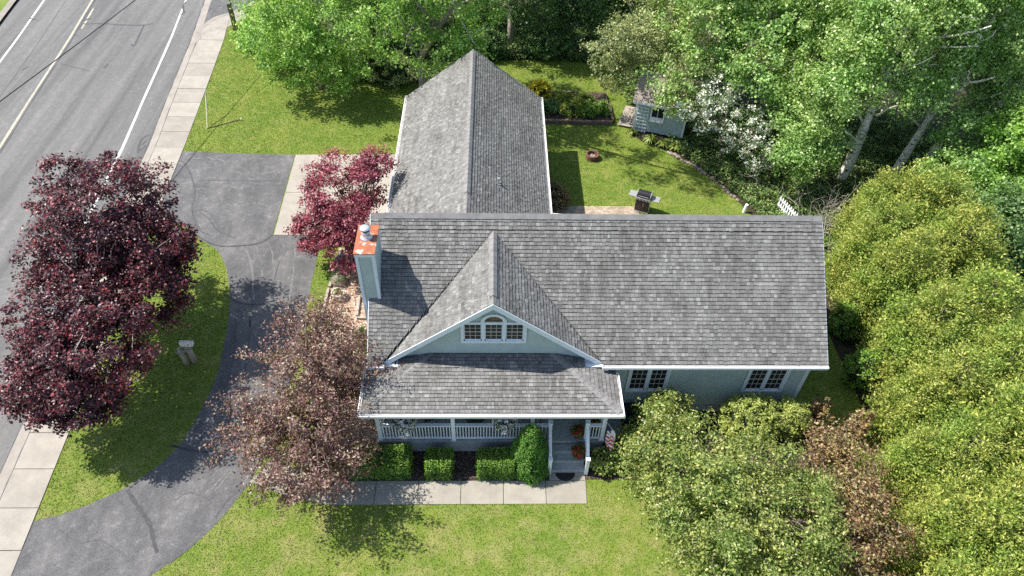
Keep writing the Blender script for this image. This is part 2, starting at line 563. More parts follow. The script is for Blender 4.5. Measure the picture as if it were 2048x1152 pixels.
LM = dict(
    crimson=leaf_mat('crimson_leaf', [(0, (0.03, 0.014, 0.018)), (0.5, (0.068, 0.024, 0.031)), (0.78, (0.14, 0.032, 0.042)), (0.94, (0.28, 0.04, 0.05)), (1, (0.17, 0.09, 0.1))], 0.24, 0.42, 0.5, (0.6, 0.6, 0.72), 0.55, 2.0),
    jmaple=leaf_mat('red_japanese_maple_leaf', [(0, (0.13, 0.018, 0.03)), (0.5, (0.27, 0.045, 0.075)), (0.85, (0.42, 0.11, 0.15)), (1, (0.55, 0.28, 0.3))], 0.3, 0.45, 0.5, (0.78, 0.75, 0.8), 0.9),
    plum=leaf_mat('bronze_plum_leaf', [(0, (0.075, 0.038, 0.038)), (0.4, (0.165, 0.078, 0.072)), (0.66, (0.26, 0.135, 0.115)), (0.85, (0.22, 0.2, 0.09)), (1, (0.44, 0.34, 0.3))], 0.3, 0.4, 0.5, (0.85, 0.82, 0.86), 0.8),
    bronze=leaf_mat('bronze_crab_leaf', [(0, (0.08, 0.05, 0.03)), (0.4, (0.18, 0.11, 0.06)), (0.65, (0.29, 0.18, 0.095)), (0.82, (0.24, 0.24, 0.07)), (1, (0.48, 0.38, 0.24))], 0.3, 0.42, 0.4, (0.85, 0.84, 0.78), 0.8),
    crab=leaf_mat('apple_green_leaf', [(0, (0.075, 0.12, 0.024)), (0.45, (0.18, 0.23, 0.05)), (0.8, (0.32, 0.35, 0.095)), (1, (0.54, 0.51, 0.22))], 0.35, 0.38, 0.45, (0.8, 0.92, 0.8), 0.7),
    golden=leaf_mat('golden_green_leaf', [(0, (0.17, 0.23, 0.04)), (0.5, (0.32, 0.38, 0.08)), (1, (0.52, 0.55, 0.2))], 0.3, 0.45, 0.35),
    arbor=leaf_mat('arborvitae_spray', [(0, (0.085, 0.135, 0.022)), (0.4, (0.222, 0.275, 0.046)), (0.8, (0.38, 0.408, 0.09)), (1, (0.58, 0.53, 0.18))], 0.3, 0.5, 0.35, (0.76, 0.94, 0.82), 0.5),
    birch=leaf_mat('birch_leaf', [(0, (0.07, 0.13, 0.03)), (0.45, (0.17, 0.26, 0.07)), (0.8, (0.3, 0.38, 0.13)), (1, (0.55, 0.6, 0.34))], 0.45, 0.38, 0.5, (0.78, 0.92, 0.82), 0.35),  # palest stop paints highlights into the colour of random leaves
    olive=leaf_mat('silver_olive_leaf', [(0, (0.12, 0.16, 0.055)), (0.5, (0.25, 0.29, 0.11)), (1, (0.55, 0.56, 0.32))], 0.35, 0.42, 0.5),
    maple=leaf_mat('green_maple_leaf', [(0, (0.07, 0.14, 0.022)), (0.45, (0.16, 0.27, 0.045)), (0.8, (0.27, 0.38, 0.09)), (1, (0.48, 0.56, 0.25))], 0.45, 0.4, 0.5, (0.78, 0.92, 0.8), 0.4),
    deep=leaf_mat('deep_green_leaf', [(0, (0.03, 0.07, 0.022)), (0.6, (0.075, 0.135, 0.042)), (1, (0.19, 0.27, 0.11))], 0.35, 0.45, 0.4),
    hedge=leaf_mat('boxwood_leaf', [(0, (0.045, 0.12, 0.012)), (0.5, (0.11, 0.23, 0.022)), (1, (0.28, 0.4, 0.07))], 0.25, 0.4, 0.4),
    spruce=leaf_mat('dwarf_spruce_needle', [(0, (0.045, 0.14, 0.018)), (0.5, (0.1, 0.25, 0.03)), (0.9, (0.2, 0.36, 0.06)), (1, (0.38, 0.5, 0.2))], 0.2, 0.5, 0.3),
    yellow=leaf_mat('yellow_shrub_leaf', [(0, (0.4, 0.34, 0.01)), (1, (0.65, 0.55, 0.04))], 0.3),
    fern=leaf_mat('fern_leaf', [(0, (0.16, 0.23, 0.03)), (1, (0.36, 0.42, 0.1))], 0.35),
    iris=leaf_mat('strap_leaf', [(0, (0.05, 0.14, 0.02)), (1, (0.18, 0.33, 0.06))], 0.3),
    blossom=leaf_mat('white_blossom', [(0, (0.62, 0.6, 0.56)), (1, (0.85, 0.84, 0.8))], 0.25, 0.6, 0.2),
    petal=leaf_mat('pale_lilac_petal', [(0, (0.6, 0.52, 0.62)), (1, (0.85, 0.8, 0.84))], 0.25, 0.6, 0.2),
    redpetal=leaf_mat('red_petal', [(0, (0.25, 0.01, 0.015)), (1, (0.6, 0.04, 0.05))], 0.2, 0.5, 0.3),
    bedmix=leaf_mat('perennial_leaf', [(0, (0.06, 0.12, 0.015)), (0.5, (0.15, 0.22, 0.03)), (0.9, (0.3, 0.3, 0.06)), (1, (0.45, 0.3, 0.1))], 0.3),
    weed=leaf_mat('undergrowth_leaf', [(0, (0.04, 0.085, 0.02)), (0.6, (0.1, 0.165, 0.04)), (1, (0.26, 0.33, 0.11))], 0.3),
)

# ------------------------------------------------------------------ the ground plan
def inner_x(y): return float(np.interp(y, [0, 11.67, 33.6, 41.3, 46, 49.25, 56, 90], [-15.15, -15.85, -17.17, -17.75, -18.15, -18.6, -19.6, -24.5]))
def kerb_x(y): return float(np.interp(y, [0, 13.56, 33.9, 38.3, 45.65, 51.76, 90], [-17.02, -17.92, -19.27, -19.72, -20.38, -21.1, -25.7]))
def outer_x(y): return kerb_x(y) + 0.5

structure(sheet('terrain', [(-300, -300), (300, -300), (300, 400), (-300, 400)], -0.16, M['soil']), 'soil under everything')
ys = list(np.linspace(-6, 90, 49))
lawn = structure(sheet('lawn', [(inner_x(y) - 0.05, y) for y in ys] + [(140, 90), (140, -6)], 0.0, M['lawn']), 'mown lawn around the house')
road = structure(sheet('road', [(kerb_x(y) + 0.02, y) for y in ys] + [(kerb_x(y) - 13.25, y) for y in ys[::-1]], -0.12, M['road']), 'grey two lane road')
structure(sheet('verge', [(kerb_x(y) - 13.7, y) for y in ys] + [(-140, 90), (-140, -6)], 0.0, M['lawn']), 'grass verge across the road')
def along(off, y0, y1, n=40): return [(kerb_x(y) + off, y) for y in np.linspace(y0, y1, n)]
ribbon('edge_line', along(-1.36, -2, 80), 0.13, -0.116, M['whiteline'], road, 0.12)
ribbon('edge_line', along(-11.45, -2, 80), 0.13, -0.116, M['whiteline'], road, 0.12)
ribbon('centre_line', along(-8.05, -2, 80), 0.14, -0.116, M['yellowline'], road, 0.15)
for y in (47.4, 53.5, 59.6):
    ribbon('centre_dash', along(-7.62, y, y + 3.0, 5), 0.12, -0.116, M['yellowline'], road, 0.1)
ribbon('tar_seam', along(-7.85, -2, 80, 120), 0.1, -0.117, M['tar'], road, 0.5)
ribbon('tar_seam', along(-9.9, -2, 80, 90), 0.035, -0.1165, M['tar'], road, 0.4)
for pts, w in ((((165, 48), (205, 47), (245, 50), (290, 50), (307, 46)), 0.13), (((288, 50), (275, 78), (268, 92), (262, 88)), 0.12), (((120, 127), (150, 135), (180, 142)), 0.06),
               (((208, 136), (216, 127)), 0.12), (((148, 72), (157, 70)), 0.14), (((57, 36), (78, 41)), 0.1), (((372, 3), (366, 14), (368, 26), (360, 29)), 0.13), (((168, 42), (180, 36)), 0.2),
               (((298, 270), (286, 276), (279, 288), (275, 306)), 0.12), (((294, 281), (282, 290)), 0.08), (((292, 291), (279, 301)), 0.08), (((44, 140), (58, 133)), 0.12)):
    ribbon('tar_patch', smooth_line([G(*p, -0.12) for p in pts], 5), w, -0.1155, M['tar'], road, 0.3)
kerb = thing('kerb', None, None); structure(kerb, 'concrete kerb and gutter along the road')
mb = MB()
yk = [y for y in ys if y <= 46] + [46.5]
for i in range(len(yk) - 1):
    a, b = yk[i], yk[i + 1]
    for x0, x1, z in ((0.0, 0.34, -0.105), (0.34, 0.49, 0.015)):
        mb.add([(kerb_x(a) + x0, a, -0.16), (kerb_x(a) + x1, a, -0.16), (kerb_x(b) + x1, b, -0.16), (kerb_x(b) + x0, b, -0.16),
                (kerb_x(a) + x0, a, z), (kerb_x(a) + x1, a, z + 0.004), (kerb_x(b) + x1, b, z + 0.004), (kerb_x(b) + x0, b, z)],
               [(4, 5, 6, 7), (0, 3, 2, 1), (0, 1, 5, 4), (1, 2, 6, 5), (2, 3, 7, 6), (3, 0, 4, 7)])
mb.build('kerb_run', M['kerb'], kerb)
# the rounded corner at the side street and the gutter across its mouth
arc = smooth_line([(kerb_x(45.2) + 0.40, 45.2), (kerb_x(46) + 0.5, 46.3), G(398, 62)[:2], G(430, 37)[:2], G(470, 24)[:2], G(505, 6)[:2], G(560, -30)[:2]], 8)
ribbon('kerb_corner', arc, 0.34, 0.02, M['kerb'], kerb)
ribbon('gutter_pan', along(0.3, 45.5, 60, 12), 0.55, -0.1, M['kerb'], kerb)
ribbon('kerb_far', along(-13.48, -4, 80), 0.45, 0.02, M['kerb'], kerb)
ribbon('kerb_joint', along(0.0, -4, 60, 150), 0.05, -0.1, M['tar'], kerb, 0.7)
ribbon('kerb_joint', along(0.5, -4, 45.6, 120), 0.035, 0.024, M['tar'], kerb, 0.8)
structure(sheet('corner_paving', [(inner_x(44.5), 44.5), (inner_x(47.6), 47.6), (-17.2, 49.6)] + [(p[0], p[1]) for p in arc[::-1] if p[1] < 50.5 and p[0] < -15.5] + [(outer_x(44.5), 44.5)], 0.014, M['concrete']), 'concrete paving at the street corner')
side = [arc[i] for i in range(14, len(arc))]
structure(sheet('side_street', [(kerb_x(60) + .5, 60), (kerb_x(48) + .55, 48.2)] + [(p[0], p[1]) for p in side] + [(-5, 60)], 0.006, M['drive']), 'asphalt of the side street')

sidewalk = thing('sidewalk', None, None); structure(sidewalk, 'concrete slab sidewalk along the road')
y = 6.0
while y < 47.6:
    y2 = y + 1.53
    g = 0.012
    a = [(inner_x(y), y + g), (inner_x(y2), y2 - g), (outer_x(y2) + 0.02, y2 - g), (outer_x(y) + 0.02, y + g)]
    if y2 > 45.5:
        a[2] = (a[2][0] + (y2 - 45.5) * 0.5, a[2][1]); a[3] = (a[3][0] + max(0, y - 45.5) * 0.5, a[3][1])
    dz = random.uniform(-0.006, 0.006)
    sheet('slab', a, 0.03 + dz, M['concrete'], sidewalk, 0.1)
    y = y2

# driveway
L_edge = smooth_line([G(*p)[:2] for p in ((400, 478), (440, 508), (458, 570), (455, 650), (430, 760), (380, 860), (330, 920), (260, 970), (150, 1020), (74, 1041))], 6)
R_edge = smooth_line([G(*p)[:2] for p in ((640, 472), (636, 505), (625, 560), (608, 640), (590, 720), (562, 830), (530, 910), (498, 965), (465, 1010), (430, 1050), (370, 1105), (300, 1152), (230, 1195))], 6)
L_edge, R_edge = [[(p[0] + random.uniform(-.025, .025), p[1] + random.uniform(-.025, .025)) for p in e] for e in (smooth_line(L_edge, 4), smooth_line(R_edge, 4))]
drive_poly = [G(352, 303)[:2], G(590, 310)[:2], G(545, 470)[:2]] + R_edge + [(-12.6, 8.2), (inner_x(6) - 0.3, 6.0), (inner_x(11.5) - 0.3, 11.5)] + L_edge[::-1] + [(-15.2, 27.0), (inner_x(28), 28.0)]
drive = structure(sheet('driveway', drive_poly, 0.008, M['drive']), 'grey asphalt driveway looping past the house')
def crack(pts, w, mat='crackfill', jit=0.4):
    ribbon('crack_seal', smooth_line([G(*p, 0.012) for p in pts], 6), w, 0.0125, M[mat], drive, jit)
crack(((255, 980), (268, 1002), (282, 1022), (300, 1050), (308, 1085), (314, 1105)), 0.13)
crack(((450, 588), (480, 606), (520, 608), (560, 598)), 0.07)
crack(((392, 470), (430, 490), (470, 492), (520, 486), (545, 470)), 0.09)
crack(((350, 320), (372, 330), (390, 380), (384, 420), (400, 460), (420, 470)), 0.07, 'tar')
crack(((400, 425), (420, 440), (434, 460), (470, 476)), 0.05, 'tar')
crack(((385, 425), (405, 420), (425, 432), (432, 445)), 0.05, 'tar')
crack(((470, 630), (465, 720), (430, 830), (400, 880)), 0.04, 'tar')
crack(((500, 640), (492, 730), (455, 850)), 0.04, 'tar')
crack(((400, 360), (560, 362)), 0.05, 'tar')
crack(((340, 890), (380, 900), (425, 905)), 0.09)
crack(((300, 1150), (318, 1130), (345, 1120), (390, 1085)), 0.08, 'tar')
crack(((430, 1035), (455, 1000), (475, 985)), 0.06, 'tar')
M['scuff'] = plain('worn_asphalt', (0.145, 0.142, 0.138), 0.9, 0.35, 9)
for off0, off1, w in ((0.3, 0.34, 0.07), (0.42, 0.4, 0.05), (0.55, 0.6, 0.06), (0.68, 0.7, 0.05), (0.78, 0.74, 0.08)):
    pts = []
    for k in range(34):
        t = 0.03 + 0.7 * k / 33
        a_, b_ = L_edge[int(t * (len(L_edge) - 1))], R_edge[int((t * 0.86 + 0.02) * (len(R_edge) - 1))]
        f = off0 + (off1 - off0) * k / 33 + random.uniform(-0.008, 0.008)
        pts.append((a_[0] + (b_[0] - a_[0]) * f, a_[1] + (b_[1] - a_[1]) * f))
    ribbon('worn_streak', pts, w, 0.0115, M['scuff'], drive, 0.9)
for k, (yy, x0, x1) in enumerate(((32.5, -16.6, -12.6), (31.3, -14.2, -11.3), (30.1, -16.4, -13.1), (28.7, -13.6, -11.2))):
    ribbon('worn_streak', [(x0 + (x1 - x0) * i / 24, yy + 0.15 * math.sin(i * 0.35 + k) + random.uniform(-0.06, 0.06)) for i in range(25)], 0.08, 0.0105, M['scuff'], drive, 0.95)
crack(((480, 560), (505, 600), (500, 650), (520, 700)), 0.05, 'tar')
crack(((560, 520), (545, 580), (560, 640)), 0.05, 'tar')
crack(((120, 1060), (160, 1085), (200, 1080), (240, 1105)), 0.04, 'tar')
crack(((350, 1000), (380, 985), (420, 1000)), 0.04, 'tar')
apron = thing('garage_apron', None, None); structure(apron, 'pale concrete pad in front of the garage')
A, B, C_, D_ = (-10.9, 33.0), (-4.6, 33.15), (-4.2, 26.4), (-10.72, 26.4)
def lerp2(p, q, t): return (p[0] + (q[0] - p[0]) * t, p[1] + (q[1] - p[1]) * t)
for i in range(2):
    for j in range(2):
        q = [lerp2(lerp2(A, B, (i + a) / 2 + (0.002 if a == 0 else -0.002)), lerp2(D_, C_, (i + a) / 2 + (0.002 if a == 0 else -0.002)), (j + b) / 2 + (0.002 if b == 0 else -0.002)) for a, b in ((0, 0), (1, 0), (1, 1), (0, 1))]
        sheet('slab', q, 0.024, M['concrete'], apron, 0.06)

walk = thing('front_walk', None, None); structure(walk, 'concrete slab walk in front of the porch')
xs = [-2.65 + 1.54 * k for k in range(-2, 5)]
for i in range(len(xs) - 1):
    x0, x1 = xs[i] + 0.012, min(xs[i + 1], 3.43) - 0.012
    if i == len(xs) - 2:
        sheet('slab', [(x0, 12.21), (x1, 12.21), (3.45, 13.12), (x0, 13.12)], 0.03, M['walk'], walk, 0.08)
    else:
        sheet('slab', [(x0, 12.21), (x1, 12.21), (x1, 13.12), (x0, 13.12)], 0.03, M['walk'], walk, 0.08)
sheet('slab', [(2.12, 13.14), (3.44, 13.14), (3.44, 13.5), (2.12, 13.5)], 0.03, M['walk'], walk, 0.08)
sheet('slab', [(-7.3, 12.55), (xs[0] - 0.012, 12.21), (xs[0] - 0.012, 13.12), (-6.9, 13.5)], 0.028, M['walk'], walk, 0.08)
sheet('slab', [(-8.78, 13.1), (-7.32, 12.56), (-6.92, 13.51), (-8.1, 14.05)], 0.03, M['walk'], walk, 0.08)

# garden beds
def bed(name, poly, mat, label):
    return structure(sheet(name, poly, 0.014, M[mat]), label)
front_bed = [(-5.4, 13.13), (2.1, 13.13), (2.1, 14.4), (-5.4, 14.6)]
side_bed = [(-7.3, 25.5), (-4.1, 25.5), (-4.1, 14.4), (-5.4, 14.6), (-6.6, 14.8), (-7.55, 17.5), (-7.5, 20)]
right_bed = [(3.46, 13.18), (12.5, 13.0), (13.2, 16.6), (4.2, 16.4), (4.2, 14.3), (3.46, 14.3)]
rear_bed = [(2.6, 24), (3.5, 24), (3.6, 28.0), (3.3, 30.5), (2.6, 31.5)]
bed('front_bed', front_bed, 'mulch', 'dark mulch bed before the porch')
bed('side_bed', side_bed, 'chips', 'pale wood chip bed beside the chimney')
bed('right_bed', right_bed, 'mulch', 'mulch bed right of the steps')
bed('rear_bed', rear_bed, 'mulch', 'mulch strip behind the wing')
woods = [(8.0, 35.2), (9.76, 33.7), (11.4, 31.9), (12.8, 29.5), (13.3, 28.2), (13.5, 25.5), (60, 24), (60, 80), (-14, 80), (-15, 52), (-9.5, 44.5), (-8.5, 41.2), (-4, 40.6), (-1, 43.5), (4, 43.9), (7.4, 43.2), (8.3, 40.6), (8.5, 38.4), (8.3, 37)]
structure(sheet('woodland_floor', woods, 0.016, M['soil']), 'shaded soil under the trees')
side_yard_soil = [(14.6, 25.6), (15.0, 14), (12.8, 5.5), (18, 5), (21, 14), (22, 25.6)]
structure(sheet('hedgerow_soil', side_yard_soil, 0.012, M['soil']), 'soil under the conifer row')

HOUSE_FOOT = [(-4.3, 14.3), (4.2, 14.3), (4.2, 16.2), (11.9, 16.2), (11.9, 24), (-4.3, 24)]
WING_FOOT = [(-4.3, 23.5), (2.3, 23.5), (2.3, 33.9), (-4.3, 33.9)]
patio_poly = [(2.6, 23.8), (7.5, 23.8), (7.5, 28.78), (2.6, 28.78)]

# grass blades
def scatter_grass():
    n = 830000
    P = np.stack([RNG.uniform(-18.7, 16, n), RNG.uniform(2.5, 50.5, n)], 1)
    ok = P[:, 0] > np.interp(P[:, 1], ys, [inner_x(v) for v in ys]) + 0.03
    for poly in (drive_poly, [A, B, C_, D_], side_bed, right_bed, front_bed, woods, HOUSE_FOOT, WING_FOOT, patio_poly,
                 [(-5.8, 12.2), (3.45, 12.2), (3.45, 13.5), (-5.8, 13.5)], [(-8.78, 13.1), (-7.3, 12.55), (-5.7, 12.2), (-5.7, 13.1), (-6.9, 13.5), (-8.1, 14.05)],
                 side_yard_soil, rear_bed, [(p[0], p[1]) for p in arc] + [(-5, 62), (-30, 62)]):
        ok &= ~inpoly(P, poly)
    P = P[ok]
    n = len(P)
    a = RNG.uniform(0, 2 * np.pi, n)
    h = RNG.uniform(0.015, 0.042, n)
    w = RNG.uniform(0.012, 0.028, n)
    lean = RNG.normal(0, 0.022, (n, 2))
    d = np.stack([np.cos(a), np.sin(a)], 1) * w[:, None]
    z0 = np.full(n, 0.0)
    V = np.empty((n, 3, 3), np.float32)
    V[:, 0] = np.c_[P - d, z0]
    V[:, 1] = np.c_[P + d, z0]
    V[:, 2] = np.c_[P + lean, h]
    o = mesh_np('grass', V.reshape(-1, 3), np.arange(3 * n).reshape(-1, 3), M['blades'])
    tag(o, 'short green grass blades of the lawn', 'grass', kind='stuff')
scatter_grass()

# ------------------------------------------------------------------ the house
house = thing('house', 'blue grey clapboard house with grey shingle roofs, front gable and porch', 'house', (3.8, 19, 0))
SLOPE = 0.79
xL, xR, Ye, ze, Yr = -4.42, 12.12, 15.78, 3.50, 20.04
zr = ze + SLOPE * (Yr - Ye)
gx0, gx1, Yg, gze = -3.87, 3.93, 15.97, 3.42
gax = (gx0 + gx1) / 2
gaz = gze + SLOPE * (gx1 - gax)
Yh = Ye + (gaz - ze) / SLOPE
wx0, wx1, wze, Yfar = -4.58, 2.525, 3.10, 34.13
wxr = (wx0 + wx1) / 2
wzr = wze + 0.765 * (wx1 - wxr)
pX0, pX1, pY, pz = -4.5, 4.48, 13.96, 3.13
PS = 0.20                      # porch roof slope
pYt = 16.30
pzt = pz + PS * (pYt - pY)

ALL_TABS = []                  # (corner arrays) for the merged shingle field
INDIV = []

def slope_frame(o, udir, vdir):
    o, u, v = Vector(o), Vector(udir).normalized(), Vector(vdir).normalized()
    n = u.cross(v).normalized()
    if n.z < 0: n = -n
    return o, u, v, n

def tabs(frame, poly, e=0.143, tw=(0.085, 0.18), collect=None, thick=0.024):
    """lay shingle tabs over a convex polygon given in slope (u, v) coordinates"""
    o, u, v, n = frame
    V = np.array([v_ for v_ in poly], float)
    vmin, vmax = V[:, 1].min(), V[:, 1].max()
    def span(vv):
        xs_ = []
        k = len(poly)
        for i in range(k):
            (x0, y0), (x1, y1) = poly[i], poly[(i + 1) % k]
            if abs(y1 - y0) < 1e-9:
                if abs(vv - y0) < 1e-6: xs_ += [x0, x1]
                continue
            t = (vv - y0) / (y1 - y0)
            if -1e-6 <= t <= 1 + 1e-6: xs_.append(x0 + (x1 - x0) * t)
        return (min(xs_), max(xs_)) if xs_ else (0, 0)
    j0 = int(math.floor(vmin / e))
    j = j0
    while j * e < vmax - 1e-6:
        va, vb = max(j * e, vmin), min((j + 1) * e, vmax)
        if vb - va < 0.01: j += 1; continue
        a0, a1 = span(va + 1e-5)
        b0, b1 = span(vb - 1e-5)
        lo, hi = min(a0, b0), max(a1, b1)
        x = lo - random.uniform(0, 0.3)
        while x < hi:
            w = random.uniform(*tw)
            ua0, ua1 = max(x, a0), min(x + w, a1)
            ub0, ub1 = max(x, b0), min(x + w, b1)
            x += w
            if ua1 - ua0 < 0.004 and ub1 - ub0 < 0.004: continue
            ua1, ub1 = max(ua0, ua1), max(ub0, ub1)
            gap = 0.0035
            t1 = thick + random.uniform(-0.008, 0.008)
            dv = random.uniform(0.01, 0.03)
            if ub1 - ub0 < 0.03 or ua1 - ua0 < 0.03: dv = 0.0
            ca = o + v * (va + dv)
            cb = o + v * (vb + 0.002)
            q = [ca + u * (ua0 + gap), ca + u * (ua1 - gap), cb + u * (ub1 - gap), cb + u * (ub0 + gap)]
            low = [p + n * 0.001 for p in q]
            top = [q[0] + n * t1, q[1] + n * t1, q[2] + n * 0.004, q[3] + n * 0.004]
            rec = (low + top, (ca, u, v, n, ua0, ua1, va + dv, vb + 0.002, t1))
            (ALL_TABS if collect is None else collect).append(rec)
        j += 1

def slab_from(frame, poly, thick=0.16):
    o, u, v, n = frame
    return [o + u * a + v * b for a, b in poly], -n * thick

# main roof, front slope, cut at the two valleys
sq = math.sqrt(1 + SLOPE ** 2)
main_f = slope_frame((0, Ye, ze), (1, 0, 0), (0, 1, SLOPE))
vr, vh = (Yr - Ye) * sq, (Yh - Ye) * sq
v_lo = max(0.0, (gze - ze) / SLOPE * sq)
main_polys = [[(xL, vh), (xR, vh), (xR, vr), (xL, vr)],
              [(xL, 0), (gx0 - 0.08, 0), (gax, vh), (xL, vh)],
              [(gx1 + 0.08, 0), (xR, 0), (xR, vh), (gax, vh)]]
for p in main_polys: tabs(main_f, p)
mb = MB()
for p in main_polys: mb.prism(*slab_from(main_f, p))
RS = 0.95
Ybk = Yr + (zr - ze) / RS
mb.prism([(xL, Yr, zr), (xR, Yr, zr), (xR, Ybk, ze), (xL, Ybk, ze)], (0, 0, -0.18))
main_roof = mb.build('main_roof', M['deck'], house)
back_f = slope_frame((0, Ybk, ze), (1, 0, 0), (0, -1, RS))
vbk = (Ybk - Yr) * math.sqrt(1 + RS * RS)
tabs(back_f, [(xL, 0), (xR, 0), (xR, vbk), (xL, vbk)], tw=(0.6, 1.0))
# front gable roof
Yb_low = Ye
gl = (gx1 - gax) * sq
gab_l = slope_frame((gx0, 0, gze), (0, 1, 0), (1, 0, SLOPE))
gab_r = slope_frame((gx1, 0, gze), (0, 1, 0), (-1, 0, SLOPE))
yvalley_low = Ye + (gze - ze) / SLOPE
gp = [(Yg, 0), (max(Yg + 0.02, yvalley_low), 0), (Yh, gl), (Yg, gl)]
tabs(gab_l, gp); tabs(gab_r, gp)
gable_roof = MB().prism(*slab_from(gab_l, gp, 0.12)).prism(*slab_from(gab_r, gp, 0.12)).build('gable_roof', M['deck'], house)
# rear wing roof
ws = 0.765
wq = math.sqrt(1 + ws * ws)
wl = (wx1 - wxr) * wq
win_l = slope_frame((wx0, 0, wze), (0, 1, 0), (1, 0, ws))
win_r = slope_frame((wx1, 0, wze), (0, 1, 0), (-1, 0, ws))
wp = [(21.0, 0), (Yfar, 0), (Yfar, wl), (21.0, wl)]
tabs(win_l, wp); tabs(win_r, wp)
wing_roof = MB().prism(*slab_from(win_l, wp)).prism(*slab_from(win_r, wp)).build('wing_roof', M['deck'], house)
# porch roof: front slope and two hipped ends
pq = math.sqrt(1 + PS * PS)
pd_ = pYt - pY
por_f = slope_frame((0, pY, pz), (1, 0, 0), (0, 1, PS))
tabs(por_f, [(pX0, 0), (pX1, 0), (pX1 - pd_, pd_ * pq), (pX0 + pd_, pd_ * pq)], collect=INDIV)
por_l = slope_frame((pX0, 0, pz), (0, 1, 0), (1, 0, PS))
por_r = slope_frame((pX1, 0, pz), (0, 1, 0), (-1, 0, PS))
tabs(por_l, [(pY, 0), (pYt, 0), (pYt, pd_ * pq)]); tabs(por_r, [(pY, 0), (pYt, 0), (pYt, pd_ * pq)])
mb = MB()
mb.prism([(pX0, pY, pz), (pX1, pY, pz), (pX1 - pd_, pYt, pzt), (pX0 + pd_, pYt, pzt)], (0, 0, -0.14))
mb.prism([(pX0, pY, pz), (pX0 + pd_, pYt, pzt), (pX0, pYt, pz)], (0, 0, -0.14))
mb.prism([(pX1, pY, pz), (pX1, pYt, pz), (pX1 - pd_, pYt, pzt)], (0, 0, -0.14))
porch_roof = mb.build('porch_roof', M['deck'], house)
# the tabs nearest the camera are objects of their own, the rest one field
INDIV.sort(key=lambda r: r[1][6])
def full(r): 
    t = r[1]
    return t[5] - t[4] > 0.08 and t[4] > pX0 + pd_ and t[5] < pX1 - pd_
near = [r for r in INDIV if full(r)][:300]
ids = {id(r) for r in near}
ALL_TABS += [r for r in INDIV if id(r) not in ids]
unit = MB().add([(0, 0, 0.001), (1, 0, 0.001), (1, 0.163, 0.001), (0, 0.163, 0.001), (0, 0, 0.017), (1, 0, 0.017), (1, 0.163, 0.004), (0, 0.163, 0.004)],
                [(4, 5, 6, 7), (0, 3, 2, 1), (0, 1, 5, 4), (1, 2, 6, 5), (2, 3, 7, 6), (3, 0, 4, 7)])
unit_me = bpy.data.meshes.new('shingle')
unit_me.from_pydata(unit.v, [], unit.f)
unit_me.materials.append(M['shingle'])
for q, (ca, u, v, n, ua0, ua1, va, vb, t1) in near:
    o = bpy.data.objects.new('shingle', unit_me)
    COL.objects.link(o)
    w = ua1 - ua0 - 0.007
    mw = Matrix.Translation(ca + u * (ua0 + 0.0035)) @ Matrix((u, v, n)).transposed().to_4x4() @ Matrix.Diagonal((w, (vb - va) / 0.163, t1 / 0.017, 1))
    o.parent = porch_roof
    o.matrix_parent_inverse = porch_roof.matrix_world.inverted()
    o.matrix_world = mw
V = np.array([[tuple(p) for p in r[0]] for r in ALL_TABS], np.float32).reshape(-1, 3)
base = (np.arange(len(ALL_TABS)) * 8)[:, None, None]
F6 = np.array([(4, 5, 6, 7), (0, 1, 5, 4), (1, 2, 6, 5), (2, 3, 7, 6), (3, 0, 4, 7)])[None]
so = mesh_np('shingle_field', V, (base + F6).reshape(-1, 4), M['shingle'], house)
so['kind'] = 'stuff'
# ridge caps and hip caps
def caps(name, a, b, w, drop, raise_, seg, parent, mat='ridge'):
    a, b = Vector(a), Vector(b)
    d = (b - a); L = d.length; d.normalize()
    s = Vector((0, 0, 1)).cross(d).normalized()
    up = d.cross(s)
    mb = MB()
    k = max(1, int(L / seg))
    for i in range(k):
        p0, p1 = a + d * (L * i / k), a + d * (L * (i + 1) / k + 0.01)
        t0, t1 = raise_ + 0.012, raise_
        A1 = [p0 + up * t0, p0 + s * w - Vector((0, 0, drop)) + up * t0, p0 - s * w - Vector((0, 0, drop)) + up * t0]
        B1 = [p1 + up * t1, p1 + s * w - Vector((0, 0, drop)) + up * t1, p1 - s * w - Vector((0, 0, drop)) + up * t1]
        lowA = [q - up * (raise_ + 0.01) for q in A1]
        lowB = [q - up * (raise_ + 0.01) for q in B1]
        mb.add(A1 + B1 + lowA + lowB, [(0, 1, 4, 3), (0, 3, 5, 2), (1, 7, 10, 4), (2, 5, 11, 8), (0, 2, 8, 6), (0, 6, 7, 1), (3, 4, 10, 9), (3, 9, 11, 5)])
    return mb.build(name, M[mat], parent)
caps('ridge_vent', (xL + 0.5, Yr, zr), (xR - 0.4, Yr, zr), 0.16, 0.16 * SLOPE, 0.05, 0.3, main_roof)
caps('ridge_cap', (xL, Yr, zr), (xR, Yr, zr), 0.15, 0.15 * SLOPE, 0.018, 0.3, main_roof)
caps('ridge_vent', (gax, Yg + 0.35, gaz), (gax, Yh - 0.15, gaz), 0.13, 0.13 * SLOPE, 0.055, 0.3, gable_roof)
caps('ridge_cap', (gax, Yg, gaz), (gax, Yh, gaz), 0.15, 0.15 * SLOPE, 0.018, 0.3, gable_roof)
caps('ridge_vent', (wxr, 22.6, wzr), (wxr, Yfar - 0.4, wzr), 0.13, 0.13 * ws, 0.055, 0.3, wing_roof)
caps('ridge_cap', (wxr, 21.3, wzr), (wxr, Yfar, wzr), 0.15, 0.15 * ws, 0.018, 0.3, wing_roof)
caps('hip_cap', (pX1 - 0.05, pY + 0.05, pz + 0.012), (pX1 - pd_, pYt, pzt + 0.012), 0.14, 0.02, 0.014, 0.2, porch_roof)
